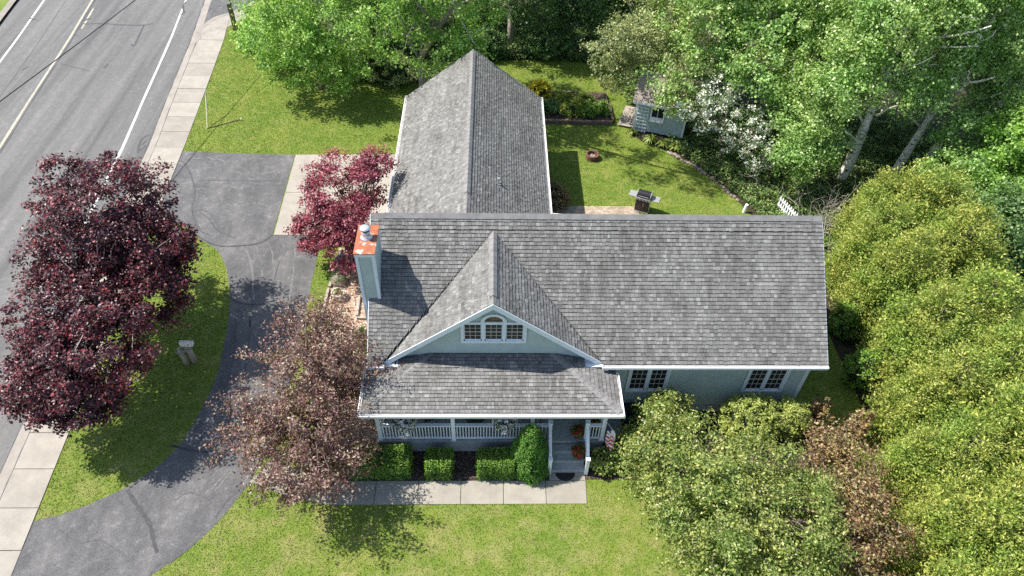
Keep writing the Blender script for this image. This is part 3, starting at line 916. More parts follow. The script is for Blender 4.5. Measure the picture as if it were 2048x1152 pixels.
caps('hip_cap', (pX0 + 0.05, pY + 0.05, pz + 0.005), (pX0 + pd_, pYt, pzt + 0.005), 0.1, 0.014, 0.006, 0.2, porch_roof)

# gutters: U-shaped white troughs
def gutter(a, b, out, w=0.115, h=0.11, parent=house):
    a, b, out = Vector(a), Vector(b), Vector(out).normalized()
    mb = MB()
    up = Vector((0, 0, 1))
    t = 0.012
    d = (b - a) / 2
    c = (a + b) / 2
    mb.obox(c + out * w / 2 - up * (h - t / 2), d, out * w / 2, up * t / 2)
    mb.obox(c + out * (w - t) - up * h / 2, d, out * t * 1.6, up * h / 2)
    mb.obox(c + out * t / 2 - up * h / 2, d, out * t / 2, up * h / 2)
    for e in (a, b):
        dd = d.normalized() * 0.006
        mb.obox(e + out * w / 2 - up * h / 2, dd, out * w / 2, up * h / 2)
    return mb.build('gutter', M['gutter'], parent)
gutter((gx1 + 0.02, Ye - 0.01, ze - 0.01), (xR + 0.02, Ye - 0.01, ze - 0.01), (0, -1, 0))
gutter((xL - 0.02, Ye - 0.01, ze - 0.01), (gx0 + 0.05, Ye - 0.01, ze - 0.01), (0, -1, 0))
gutter((pX0 - 0.1, pY - 0.01, pz), (pX1 + 0.1, pY - 0.01, pz), (0, -1, 0))
gutter((pX1 + 0.005, pY - 0.12, pz + 0.0), (pX1 + 0.005, 15.7, pz + 0.0), (1, 0, 0), 0.09)
gutter((pX0 - 0.005, pY - 0.12, pz + 0.0), (pX0 - 0.005, 16.2, pz + 0.0), (-1, 0, 0), 0.09)
gutter((wx1 + 0.01, 24.4, wze - 0.01), (wx1 + 0.01, Yfar, wze - 0.01), (1, 0, 0))
gutter((wx0 - 0.01, 24.4, wze - 0.01), (wx0 - 0.01, Yfar, wze - 0.01), (-1, 0, 0))
# rake boards
def rake(a, b, w, t, parent=house, out=(0, -1, 0)):
    a, b, out = Vector(a), Vector(b), Vector(out)
    d = (b - a)
    dn = d.normalized()
    up = out.cross(dn)
    if up.z < 0: up = -up
    return MB().obox((a + b) / 2 - up * (w / 2) + out * t / 2, d / 2, up * w / 2, out * t / 2).build('rake_board', M['trim'], parent)
rake((gx0 - 0.05, Yg - 0.002, gze - 0.02), (gax + 0.01, Yg - 0.002, gaz + 0.01), 0.19, 0.03)
rake((gx1 + 0.05, Yg - 0.004, gze - 0.02), (gax - 0.01, Yg - 0.004, gaz + 0.01), 0.19, 0.03)
for X, o_ in ((xR + 0.002, 1), (xL - 0.002, -1)):
    rake((X, Ye, ze - 0.01), (X, Yr, zr - 0.01), 0.18, 0.025, out=(o_, 0, 0))
    rake((X, Ybk, ze - 0.01), (X, Yr, zr - 0.01), 0.18, 0.025, out=(o_, 0, 0))
rake((wx0, Yfar + 0.002, wze - 0.01), (wxr, Yfar + 0.002, wzr - 0.01), 0.18, 0.025, out=(0, 1, 0))
rake((wx1, Yfar + 0.004, wze - 0.01), (wxr, Yfar + 0.004, wzr - 0.01), 0.18, 0.025, out=(0, 1, 0))

# clapboard walls: every board a sloping strip, joined per wall
def clapboard(name, x_lo, x_hi, z0, z1, place, parent, exposure=0.105, holes=()):
    """x_lo(z), x_hi(z) bound the wall; place(x, out, z) puts it into the world"""
    mb = MB()
    z = z0
    while z < z1 - 0.005:
        zt = min(z + exposure, z1)
        zm = (z + zt) / 2
        segs = [(x_lo(zm), x_hi(zm))]
        for hx0, hx1, hz0, hz1 in holes:
            if hz0 < zm < hz1:
                new = []
                for s0, s1 in segs:
                    if s0 < hx0: new.append((s0, min(s1, hx0)))
                    if s1 > hx1: new.append((max(s0, hx1), s1))
                segs = new
        for s0, s1 in segs:
            if s1 - s0 < 0.02: continue
            vs = [place(s0, 0.018, z), place(s1, 0.018, z), place(s1, 0.004, zt + 0.002), place(s0, 0.004, zt + 0.002),
                  place(s0, 0.0, z), place(s1, 0.0, z)]
            mb.add(vs, [(0, 1, 2, 3), (4, 5, 1, 0)])
        z = zt
    return mb.build(name, M['siding'], parent)

Yw, wR, wL = 16.23, 11.84, -4.2
win_holes = [(5.08, 6.68, 1.3, 2.86), (9.57, 11.18, 1.3, 2.86)]
body = MB()
body.box(wL + 0.01, wR - 0.01, Yw + 0.02, 23.1, 0.45, 3.3)
body.build('wall_core', M['dark'], house)
clapboard('front_wall', lambda z: wL, lambda z: wR, 0.45, 3.42, lambda x, o, z: (x, Yw - o, z), house, holes=win_holes)
gw = lambda z: (Yr - Yw) if z < 3.3 else max(0.05, (zr - 0.15 - z) / SLOPE)
gb = lambda z: (23.12 - Yr) if z < 3.3 else max(0.05, (zr - 0.2 - z) / RS)
for X, sgn in ((wR, 1), (wL, -1)):
    clapboard('end_wall', lambda z: Yr - gw(z), lambda z: Yr + gb(z), 0.45, zr - 0.25, (lambda x, o, z, X=X, sgn=sgn: (X + sgn * o, x, z)), house)
clapboard('rear_wall', lambda z: wL, lambda z: wR, 0.45, 3.4, lambda x, o, z: (x, 23.11 + o, z), house)
MB().box(wL - 0.03, wR + 0.03, Yw - 0.03, 23.16, 0.0, 0.45).build('foundation', M['foundation'], house)
# wing
MB().box(-4.26, 2.21, 23.0, 33.78, 0.02, 3.0).build('wing_core', M['dark'], house)
clapboard('wing_side_wall', lambda z: 23.2, lambda z: 33.8, 0.02, 3.05, lambda x, o, z: (2.22 + o, x, z), house)
clapboard('wing_side_wall', lambda z: 23.2, lambda z: 33.8, 0.02, 3.05, lambda x, o, z: (-4.27 - o, x, z), house)
ww = lambda z: 3.25 if z < 3.0 else max(0.05, (wzr - 0.15 - z) / ws)
clapboard('wing_end_wall', lambda z: wxr - ww(z), lambda z: wxr + ww(z), 0.02, wzr - 0.25, lambda x, o, z: (x, 33.8 + o, z), house)
for yy in (25.3, 29.7):
    gd = MB().box(-4.33, -4.28, yy, yy + 3.4, 0.03, 2.2).build('garage_door', M['trim'], house)
    for k in range(4):
        for j in range(4):
            MB().box(-4.345, -4.332, yy + 0.1 + j * 0.83, yy + 0.8 + j * 0.83, 0.1 + k * 0.53, 0.55 + k * 0.53).build('panel', M['trim'], gd)
# corner boards
for X in (wR + 0.02, wL - 0.02):
    s_ = 1 if X > 0 else -1
    MB().box(min(X, X - s_ * 0.13), max(X, X - s_ * 0.13), Yw - 0.045, Yw - 0.019, 0.45, 3.4).build('corner_board', M['trim'], house)
    MB().box(min(X - 0.0, X + s_ * 0.025), max(X, X + s_ * 0.025), Yw - 0.045, Yw + 0.1, 0.45, 3.4).build('corner_board', M['trim'], house)
MB().box(wL, wR, Yw - 0.43, Yw - 0.02, 3.33, 3.36).build('soffit', M['trim'], house)

# windows
def window(x0, x1, z0, z1, Yp, sashes, cols, rows, cas=0.11, name='window'):
    w = thing(name, None, None)
    w.parent = house
    w.matrix_parent_inverse = Matrix.Translation(-house.location)
    fr = MB()
    fr.box(x0 - cas, x0, Yp - 0.05, Yp, z0 - cas, z1 + cas).box(x1, x1 + cas, Yp - 0.05, Yp, z0 - cas, z1 + cas)
    fr.box(x0, x1, Yp - 0.048, Yp, z1, z1 + cas).box(x0, x1, Yp - 0.06, Yp, z0 - cas, z0)
    fr.build('casing', M['trim'], w)
    gapw = 0.09
    sw = (x1 - x0 - gapw * (sashes - 1)) / sashes
    me_cache = {}
    mu = MB()
    for s_ in range(sashes):
        a = x0 + s_ * (sw + gapw)
        if s_: MB().box(a - gapw, a, Yp - 0.046, Yp + 0.02, z0, z1).build('mullion', M['trim'], w)
        b = 0.04
        MB().box(a, a + sw, Yp - 0.02, Yp + 0.03, z0, z0 + b + 0.03).box(a, a + sw, Yp - 0.02, Yp + 0.03, z1 - b, z1).box(a, a + b, Yp - 0.02, Yp + 0.03, z0, z1).box(a + sw - b, a + sw, Yp - 0.02, Yp + 0.03, z0, z1).build('sash', M['trim'], w)
        px0, px1, pz0, pz1 = a + b, a + sw - b, z0 + b + 0.03, z1 - b
        pw, ph = (px1 - px0) / cols, (pz1 - pz0) / rows
        for c in range(1, cols): mu.box(px0 + c * pw - 0.008, px0 + c * pw + 0.008, Yp - 0.012, Yp + 0.01, pz0, pz1)
        for r in range(1, rows):
            hh = 0.008 if r != rows // 2 else 0.016
            mu.box(px0, px1, Yp - 0.0125, Yp + 0.009, pz0 + r * ph - hh, pz0 + r * ph + hh)
        for c in range(cols):
            for r in range(rows):
                key = (round(pw, 4), round(ph, 4))
                if key not in me_cache:
                    t = MB().box(-pw / 2, pw / 2, -0.004, 0.004, -ph / 2, ph / 2)
                    me = bpy.data.meshes.new('pane')
                    me.from_pydata(t.v, [], t.f)
                    me.materials.append(M['glass'])
                    me_cache[key] = me
                p = bpy.data.objects.new('pane', me_cache[key])
                COL.objects.link(p)
                p.parent = w
                p.location = (px0 + (c + .5) * pw, Yp + 0.005 + random.uniform(-.002, .002), pz0 + (r + .5) * ph)
                p.rotation_euler = (random.uniform(-.01, .01), 0, random.uniform(-.01, .01))
    mu.build('muntins', M['muntin'], w)
    return w
window(5.2, 6.56, 1.42, 2.74, Yw - 0.02, 2, 3, 4)
window(9.69, 11.06, 1.42, 2.74, Yw - 0.02, 2, 3, 4)
window(-3.3, -2.0, 1.5, 2.7, Yw - 0.02, 2, 3, 4)
window(-0.6, 0.7, 1.5, 2.7, Yw - 0.02, 2, 3, 4)
dr = MB().box(2.0, 2.95, Yw - 0.06, Yw - 0.01, 0.78, 2.78).build('front_door', M['terracotta'], house)
MB().box(1.88, 2.0, Yw - 0.065, Yw, 0.76, 2.9).box(2.95, 3.07, Yw - 0.065, Yw, 0.76, 2.9).box(2.0, 2.95, Yw - 0.065, Yw, 2.785, 2.9).build('casing', M['trim'], dr)
MB().lathe((2.85, Yw - 0.1, 1.75), [(0.02, -0.02), (0.035, 0), (0.02, 0.02)], 10).build('handle', M['metal'], dr)

# the gable wall with its triple window and arch
Yf = Yg + 0.28
def gxl(z): return gax - max(0.02, (gaz - 0.12 - z) / SLOPE)
def gxr(z): return gax + max(0.02, (gaz - 0.12 - z) / SLOPE)
gwin = (-1.0, 1.1, 4.33, 5.22)
MB().add([(gx0, Yf + 0.03, pz), (gx1, Yf + 0.03, pz), (gx1, Yf + 0.03, gze), (gax, Yf + 0.03, gaz - 0.14), (gx0, Yf + 0.03, gze)], [(0, 1, 2, 3, 4)]).build('gable_backing', M['dark'], house)
clapboard('gable_wall', gxl, gxr, pz + 0.1, gaz - 0.2, lambda x, o, z: (x, Yf - o, z), house, 0.095, holes=[(gwin[0] - 0.1, gwin[1] + 0.1, gwin[2] - 0.1, gwin[3] + 0.1), (-0.33, 0.43, 5.2, 5.62)])
tw_ = window(gwin[0], gwin[1], gwin[2], gwin[3], Yf - 0.02, 3, 3, 4, 0.1)
cx, rz_ = 0.05, 5.33
arch = MB()
n = 20
for r0, r1, y0, y1 in ((0.33, 0.45, Yf - 0.075, Yf + 0.01),):
    for i in range(n):
        a0, a1 = math.pi * i / n, math.pi * (i + 1) / n
        pts = []
        for yv in (y0, y1):
            for rr, aa in ((r0, a0), (r1, a0), (r1, a1), (r0, a1)):
                pts.append((cx + rr * math.cos(aa), yv, rz_ + rr * 0.92 * math.sin(aa)))
        arch.add(pts, [(0, 3, 2, 1), (4, 5, 6, 7), (0, 1, 5, 4), (2, 3, 7, 6), (1, 2, 6, 5), (0, 4, 7, 3)])
arch.build('arch_trim', M['trim'], tw_)
MB().add([(cx + 0.34 * math.cos(math.pi * i / n), Yf - 0.03, rz_ + 0.31 * math.sin(math.pi * i / n)) for i in range(n + 1)], [tuple(range(n + 1))]).build('arch_pane', M['amber'], tw_)
MB().box(cx - 0.45, cx + 0.45, Yf - 0.08, Yf, rz_ - 0.05, rz_ + 0.01).build('arch_sill', M['trim'], tw_)

# chimney chase
chim = MB().box(-4.60, -4.03, 17.66, 18.96, 0.02, 7.12).build('chimney', M['dark'], house)
chim_sid = clapboard('siding', lambda z: -4.62, lambda z: -4.01, 0.02, 7.12, lambda x, o, z: (x, 17.65 - o, z), chim, 0.105)
clapboard('siding', lambda z: 17.65, lambda z: 18.97, 0.02, 7.12, lambda x, o, z: (-4.61 - o, x, z), chim, 0.105)
clapboard('siding', lambda z: 17.65, lambda z: 18.97, 4.0, 7.12, lambda x, o, z: (-4.02 + o, x, z), chim, 0.105)
clapboard('siding', lambda z: -4.62, lambda z: -4.01, 0.02, 7.12, lambda x, o, z: (x, 18.97 + o, z), chim, 0.105)
for a, b in ((-4.645, -4.54), (-4.09, -3.985)):
    MB().box(a, b, 17.605, 17.63, 0.02, 7.12).build('corner_board', M['trim'], chim)
for X0, X1 in ((-4.65, -4.632), (-3.998, -3.98)):
    for y0, y1 in ((17.607, 17.71), (18.91, 19.015)):
        MB().box(X0, X1, y0, y1, 0.02, 7.12).build('corner_board', M['trim'], chim)
MB().box(-4.66, -3.97, 17.59, 19.03, 7.03, 7.16).build('band_board', M['trim'], chim)
ccap = MB()
ccap.box(-4.68, -3.95, 17.57, 19.05, 7.162, 7.205)
ccap.build('cap', M['rust'], chim, bevel=0.008)
fl = MB().lathe((-4.33, 18.42, 7.2), [(0.22, 0.006), (0.2, 0.03), (0.13, 0.07), (0.125, 0.2), (0.15, 0.21), (0.15, 0.25), (0.10, 0.26), (0.10, 0.33)], 24).build('flue', M['metal'], chim, True)
MB().lathe((-4.33, 18.42, 7.2), [(0.105, 0.31), (0.15, 0.32), (0.15, 0.4), (0.11, 0.405)], 24).build('flue_screen', M['black'], chim, True)
MB().lathe((-4.33, 18.42, 7.2), [(0.185, 0.405), (0.19, 0.43), (0.1, 0.455), (0.01, 0.465)], 24).build('rain_cap', M['metal'], chim, True)
# roof vents
vp = MB().tube([(0.24, 24.45, 4.75), (0.24, 24.45, 5.12)], 0.05, 12).build('vent_pipe', M['metal'], wing_roof)
MB().box(0.14, 0.34, 24.33, 24.57, 4.83, 4.86).build('vent_flashing', M['ridge'], wing_roof)
# downspout by the wing and a bit of rear gutter
MB().beam((2.6, 24.6, 3.0), (3.5, 24.55, 2.98), 0.1, 0.08).build('downspout', M['gutter'], house)

# porch
PD, Yp = 0.74, 14.34
porch = MB().box(-4.25, 4.2, Yp, Yw - 0.05, PD - 0.1, PD).build('porch_floor', M['porchfloor'], house)
fnd = MB()
fnd.box(-4.2, 4.15, Yp + 0.03, Yw - 0.06, 0.0, PD - 0.1)
fnd.build('porch_foundation', M['foundation'], house)
MB().box(-4.15, 4.15, Yp + 0.05, Yw - 0.03, 2.9, 2.97).build('porch_ceiling', M['trim'], house)
MB().box(-4.2, 4.2, Yp + 0.02, Yp + 0.14, 2.72, 2.99).build('porch_beam', M['trim'], house)
def post(x, y=Yp + 0.09):
    MB().box(x - 0.07, x + 0.07, y - 0.07, y + 0.07, PD, 2.72).box(x - 0.085, x + 0.085, y - 0.085, y + 0.085, PD, PD + 0.12).build('porch_post', M['railing'], house, bevel=0.006)
PX = [-4.08, -1.4, 1.46, 4.08]
for x in PX: post(x)
for x in (-4.08, 4.08): post(x, Yw - 0.15)
bal_me = bpy.data.meshes.new('baluster')
bt = MB().box(-0.016, 0.016, -0.016, 0.016, 0, 0.76)
bal_me.from_pydata(bt.v, [], bt.f)
bal_me.materials.append(M['railing'])
def railing(a, b, z0=PD, skip_end=0.08):
    a, b = Vector((*a, 0)), Vector((*b, 0))
    d = (b - a).normalized()
    a2, b2 = a + d * skip_end, b - d * skip_end
    r = MB().beam(a2 + Vector((0, 0, z0 + 0.95)), b2 + Vector((0, 0, z0 + 0.95)), 0.13, 0.045)
    ro = r.build('railing', M['railing'], house)
    MB().beam(a2 + Vector((0, 0, z0 + 0.895)), b2 + Vector((0, 0, z0 + 0.895)), 0.05, 0.06).build('top_rail', M['railing'], ro)
    MB().beam(a2 + Vector((0, 0, z0 + 0.11)), b2 + Vector((0, 0, z0 + 0.11)), 0.06, 0.045).build('bottom_rail', M['railing'], ro)
    L = (b2 - a2).length
    k = int(L / 0.105)
    for i in range(k):
        o = bpy.data.objects.new('baluster', bal_me)
        COL.objects.link(o)
        o.parent = ro
        p = a2 + d * (L * (i + 0.5) / k)
        o.location = p + Vector((0, 0, z0 + 0.125))
        o.parent = ro
        o.matrix_parent_inverse = Matrix.Translation(-house.location) if False else Matrix()
    return ro
ry = Yp + 0.09
railing((PX[0], ry), (PX[1], ry)); railing((PX[1], ry), (PX[2], ry)); railing((PX[2], ry), (2.12, ry)); railing((3.48, ry), (PX[3], ry))
railing((-4.08, ry), (-4.08, Yw - 0.15)); railing((4.08, ry), (4.08, Yw - 0.15))
# steps with newels and sloping rails
for k in range(3):
    z = PD * (3 - k) / 4
    MB().box(2.2, 3.42, 14.33 - 0.29 * (k + 1), 14.33 - 0.29 * k, 0.0, z).build('step', M['porchfloor'], house)
    MB().box(2.19, 3.43, 14.33 - 0.29 * (k + 1) - 0.02, 14.33 - 0.29 * (k + 1) + 0.05, z + 0.001, z + 0.012).build('step_nosing', M['foundation'], house)
for x in (2.12, 3.48):
    nw = MB().box(x - 0.07, x + 0.07, ry - 0.07, ry + 0.07, PD, PD + 1.12).build('newel', M['railing'], house, bevel=0.005)
    MB().box(x - 0.085, x + 0.085, ry - 0.085, ry + 0.085, PD + 1.12, PD + 1.17).build('newel_cap', M['railing'], nw)
    nw = MB().box(x - 0.065, x + 0.065, 13.36, 13.49, 0.0, 1.0).build('newel', M['railing'], house, bevel=0.005)
    MB().box(x - 0.08, x + 0.08, 13.345, 13.505, 1.0, 1.05).build('newel_cap', M['railing'], nw)
    MB().beam((x, 13.45, 0.93), (x, ry - 0.05, PD + 0.98), 0.11, 0.06).build('stair_rail', M['railing'], house)
    MB().beam((x, 13.45, 0.25), (x, ry - 0.05, PD + 0.25), 0.06, 0.05).build('stair_rail', M['railing'], house)
    for k in range(7):
        t = (k + 0.5) / 7
        yy = 13.49 + (ry - 0.07 - 13.49) * t
        MB().box(x - 0.016, x + 0.016, yy - 0.016, yy + 0.016, 0.27 + 0.49 * t, 0.93 + 0.77 * t).build('stair_baluster', M['railing'], house)
structure(sheet('side_pad', [(4.3, 14.9), (5.05, 14.9), (5.05, 15.9), (4.3, 15.9)], 0.12, M['foundation'], None, 0.12), 'concrete pad beside the porch')

# ------------------------------------------------------------------ foliage
def unit_dirs(n):
    d = RNG.normal(size=(n, 3))
    return d / np.linalg.norm(d, axis=1)[:, None]

def leaf_mesh(C, Nn, L, W, axis=None):
    """one rhombic, slightly cupped leaf per centre C with normal Nn, length L, width W"""
    n = len(C)
    Nn = Nn / (np.linalg.norm(Nn, axis=1)[:, None] + 1e-9)
    a = RNG.normal(size=(n, 3)) if axis is None else axis + RNG.normal(size=(n, 3)) * 0.35
    a -= (a * Nn).sum(1)[:, None] * Nn
    a /= np.linalg.norm(a, axis=1)[:, None] + 1e-9
    b = np.cross(Nn, a)
    L = np.broadcast_to(np.asarray(L, float), (n,))[:, None]
    W = np.broadcast_to(np.asarray(W, float), (n,))[:, None]
    cup = Nn * L * 0.12
    V = np.empty((n, 4, 3), np.float32)
    V[:, 0] = C - a * L / 2 - cup
    V[:, 1] = C + b * W / 2
    V[:, 2] = C + a * L / 2 - cup
    V[:, 3] = C - b * W / 2
    return V.reshape(-1, 3)

def quads(n): return np.arange(4 * n).reshape(-1, 4)

def put_leaves(name, V, mat, parent):
    return mesh_np(name, V, quads(len(V) // 4), mat, parent)

def lobe_clumps(lobes, n, shell=0.6, rough=0.25, zmin=None):
    """clump centres and outward directions inside ellipsoid lobes (cx,cy,cz,rx,ry,rz)"""
    lobes = np.array(lobes, float)
    vol = (lobes[:, 3] * lobes[:, 4] + lobes[:, 3] * lobes[:, 5] + lobes[:, 4] * lobes[:, 5])
    k = RNG.choice(len(lobes), n, p=vol / vol.sum())
    d = unit_dirs(n)
    ph = RNG.uniform(0, 6.28, (len(lobes), 3))
    az = np.arctan2(d[:, 1], d[:, 0])
    wob = 1 + rough * 0.5 * (np.sin(3 * az + ph[k, 0]) * np.cos(2.5 * d[:, 2] + ph[k, 1]) + np.sin(5 * az + 4 * d[:, 2] + ph[k, 2])) + rough * 0.35 * RNG.normal(size=n)
    r = (shell + (1 - shell) * RNG.uniform(0, 1, n) ** 0.6) * wob
    C = lobes[k, :3] + d * lobes[k, 3:6] * r[:, None]
    out = d / lobes[k, 3:6]
    out /= np.linalg.norm(out, axis=1)[:, None]
    if zmin is not None:
        ok = C[:, 2] > zmin
        C, out = C[ok], out[ok]
    return C, out

def clump_leaves(C, out, per, rad, L, W, flat=0.6, up=0.7, elong=0.0, rnd=0.6):
    n = len(C)
    idx = np.repeat(np.arange(n), per)
    m = len(idx)
    sc = RNG.uniform(0.6, 1.3, n)[idx][:, None]
    P = RNG.normal(size=(m, 3)) * 0.5
    rr = np.linalg.norm(P, axis=1)[:, None]
    P = P / (rr + 1e-9) * np.minimum(rr, 1.1)
    P *= np.array([1, 1, flat]) * rad * sc
    if elong:
        P += out[idx] * (RNG.uniform(-0.5, 1, m) * elong * rad)[:, None]
    nn = out[idx] * 0.45 + np.array([0, 0, up]) + P / rad * 0.35 + RNG.normal(size=(m, 3)) * rnd
    s = RNG.uniform(0.5, 1.4, m)
    return leaf_mesh(C[idx] + P, nn, L * s, W * s)

def limb(mb, a, b, r0, r1, wig=0.12, n=6, sides=6, sag=0.0):
    a, b = np.array(a, float), np.array(b, float)
    L = np.linalg.norm(b - a)
    pts, rad = [], []
    off = RNG.normal(size=(2, 3)) * wig * L
    for i in range(n + 1):
        t = i / n
        p = a + (b - a) * t + off[0] * math.sin(math.pi * t) * 0.6 + off[1] * math.sin(2 * math.pi * t) * 0.3
        p[2] += sag * L * math.sin(math.pi * t)
        pts.append(p)
        rad.append(r0 + (r1 - r0) * t)
    mb.tube(pts, rad, sides)
    return pts

def tree(name, label, cat, base, lobes, n_cl, per, rad, L, W, leaf, bark, r_trunk=0.15, fork=1.2, n_limb=14, group=None,
         shell=0.55, rough=0.25, flat=0.6, up=0.7, elong=0.0, lean=(0, 0), stems=1, zmin=None, rnd=0.6, extra=None, twigs=40):
    t = thing(name, label, cat, (base[0], base[1], 0), group)
    C, out = lobe_clumps(lobes, n_cl, shell, rough, zmin)
    put_leaves('crown', clump_leaves(C, out, per, rad, L, W, flat, up, elong, rnd), LM[leaf], t)
    mb = MB()
    lob = np.array(lobes, float)
    top = lob[np.argmax(lob[:, 2])][:3]
    for s in range(stems):
        ang = 6.28 * s / max(1, stems) + 0.6
        b0 = np.array([base[0] + (0.12 * math.cos(ang) if stems > 1 else 0), base[1] + (0.12 * math.sin(ang) if stems > 1 else 0), -0.05])
        hub = np.array([base[0] + lean[0] + (0.5 * math.cos(ang) * fork if stems > 1 else 0), base[1] + lean[1] + (0.5 * math.sin(ang) * fork if stems > 1 else 0), fork])
        mb.tube([b0, b0 * 0.7 + hub * 0.3 + [0.02, 0, 0], hub], [r_trunk * 1.35, r_trunk * 1.02, r_trunk * 0.85], 10)
        tip = top + RNG.normal(size=3) * 0.3 + np.array([0, 0, 0.2])
        main = limb(mb, hub, tip, r_trunk * 0.85, r_trunk * 0.15, 0.05, 8, 8)
        pick = RNG.choice(len(C), min(len(C), n_limb), replace=False)
        for q in pick:
            c = C[q]
            i = int(RNG.integers(0, 5))
            limb(mb, main[i], c, r_trunk * (0.5 - 0.06 * i), 0.012, 0.08, 5, 6, 0.05)
    # short twigs that carry the outer clumps
    if twigs:
        pick = RNG.choice(len(C), min(len(C), twigs), replace=False)
        cen = lob[:, :3].mean(0)
        for q in pick:
            c = C[q]
            limb(mb, c * 0.65 + cen * 0.35, c + out[q] * rad * 0.5, 0.022, 0.006, 0.08, 3, 4)
    mb.build('trunk', M[bark], t, True)
    if extra: extra(t, C, out)
    return t

# --- crimson maple by the road
tree('crimson_maple', 'large dark crimson maple overhanging the road and sidewalk', 'tree', (-14.9, 20.6),
     [(-15.1, 21.7, 5.2, 2.7, 2.6, 2.2), (-16.3, 20.2, 4.4, 1.5, 1.6, 1.3), (-13.5, 20.4, 4.7, 1.9, 1.7, 1.7), (-14.2, 16.4, 3.8, 2.1, 2.3, 1.6), (-15.6, 17.6, 4.0, 1.9, 1.9, 1.4), (-13.1, 19.4, 3.4, 1.5, 1.5, 1.2), (-15.6, 15.2, 3.2, 1.4, 1.5, 1.1), (-14.4, 14.7, 2.9, 1.2, 1.1, 0.9)],
     860, 118, 0.42, 0.105, 0.09, 'crimson', 'palebark', 0.17, 1.7, 40, shell=0.64, rough=0.2, flat=0.5, up=0.75, lean=(0.1, -0.3), twigs=90)
# --- red japanese maple at the garage
tree('japanese_maple', 'bright red japanese maple beside the garage apron', 'tree', (-6.6, 24.9),
     [(-6.75, 26.0, 3.3, 1.75, 1.7, 1.3), (-6.7, 24.6, 2.5, 1.7, 1.4, 1.1), (-8.0, 24.4, 2.1, 1.0, 1.0, 0.8), (-6.5, 23.7, 1.6, 1.0, 0.9, 0.7), (-5.5, 26.6, 4.2, 0.95, 0.9, 0.5)],
     300, 92, 0.36, 0.105, 0.08, 'jmaple', 'bark', 0.1, 0.7, 18, shell=0.7, rough=0.28, flat=0.5, up=0.85, stems=3, elong=0.5, twigs=30)
# --- bronze leaved plum in front of the chimney corner
tree('purple_plum_tree', 'bronze purple plum tree with spiky branches at porch corner', 'tree', (-6.5, 14.9),
     [(-6.4, 15.9, 3.3, 1.7, 2.0, 1.6), (-6.6, 13.4, 2.7, 1.7, 1.6, 1.5), (-8.1, 13.9, 2.4, 1.25, 1.1, 0.9), (-5.6, 12.6, 2.4, 1.1, 1.3, 1.1), (-6.3, 17.9, 3.0, 1.1, 1.3, 1.0), (-5.3, 16.2, 2.6, 1.0, 1.5, 0.9), (-5.5, 15.4, 4.2, 0.9, 0.9, 0.6), (-6.1, 11.7, 2.9, 1.0, 1.0, 0.7)],
     660, 62, 0.27, 0.098, 0.062, 'plum', 'bark', 0.11, 0.9, 40, shell=0.45, rough=0.46, flat=0.75, up=0.6, elong=2.3, twigs=200)
# --- green crab apple and bronze companion in the right corner
tree('crab_apple_tree', 'wide low green crab apple tree before the right windows', 'tree', (8.2, 11.6),
     [(6.4, 12.8, 2.1, 1.9, 1.4, 1.3), (8.5, 11.9, 2.4, 1.9, 1.4, 1.4), (7.2, 10.6, 2.6, 2.2, 1.9, 1.7), (9.3, 10.4, 2.6, 1.9, 1.8, 1.6), (5.3, 12.7, 1.8, 0.9, 0.9, 0.9), (8.2, 8.9, 2.4, 2.2, 1.6, 1.5), (6.1, 14.2, 1.9, 0.9, 0.8, 0.9)],
     780, 78, 0.34, 0.1, 0.06, 'crab', 'bark', 0.14, 0.9, 40, shell=0.6, rough=0.28, flat=0.7, up=0.55, elong=1.0, twigs=120)
tree('bronze_crab_tree', 'bronze leaved crab apple between green crab and conifer row', 'tree', (12.1, 11.6),
     [(11.9, 12.1, 2.2, 1.2, 1.3, 1.3), (12.0, 10.4, 2.3, 1.2, 1.2, 1.4), (11.2, 8.9, 1.8, 1.1, 1.1, 1.1), (12.4, 13.9, 1.4, 0.5, 0.6, 0.7)],
     300, 70, 0.3, 0.095, 0.06, 'bronze', 'bark', 0.1, 0.8, 22, shell=0.5, rough=0.35, flat=0.7, up=0.55, elong=1.4, twigs=70)

# --- conifer row on the right: three shapes, copied
def arbor_cone(ox, oy, h, R, n_cl):
    t = RNG.uniform(0, 1, n_cl * 3)
    prof = lambda q: np.clip(1.0 - q, 0, 1) ** 0.55 * np.clip(0.7 + q * 3.0, 0, 1)
    t = t[RNG.uniform(0, 1, len(t)) < prof(t)][:n_cl]
    a = RNG.uniform(0, 2 * np.pi, len(t))
    ph = RNG.uniform(0, 6.28, 4)
    lum = 1 + 0.12 * np.sin(3 * a + ph[0] + 6 * t) + 0.12 * np.sin(6 * a - 15 * t + ph[1]) + 0.1 * RNG.normal(size=len(t))
    r = R * prof(t) * lum * RNG.uniform(0.72, 1.1, len(t)) + 0.04
    C = np.stack([ox + r * np.cos(a), oy + r * np.sin(a), 0.15 + t * h], 1)
    out = np.stack([np.cos(a), np.sin(a), np.full(len(t), 0.8)], 1)
    out /= np.linalg.norm(out, axis=1)[:, None]
    big = RNG.uniform(0.5, 1.6, len(C))
    per = 88
    idx = np.repeat(np.arange(len(C)), per)
    m = len(idx)
    P = RNG.normal(size=(m, 3)) * np.array([0.15, 0.15, 0.11]) * big[idx][:, None] + out[idx] * (RNG.uniform(-0.05, 0.42, m) * big[idx])[:, None]
    nn = RNG.normal(size=(m, 3)) * 0.7 + out[idx] * 0.35 + [0, 0, 0.45]
    q = RNG.uniform(0.55, 1.4, m)
    return leaf_mesh(C[idx] + P, nn, 0.115 * q, 0.05 * q, axis=out[idx] + [0, 0, 0.3])

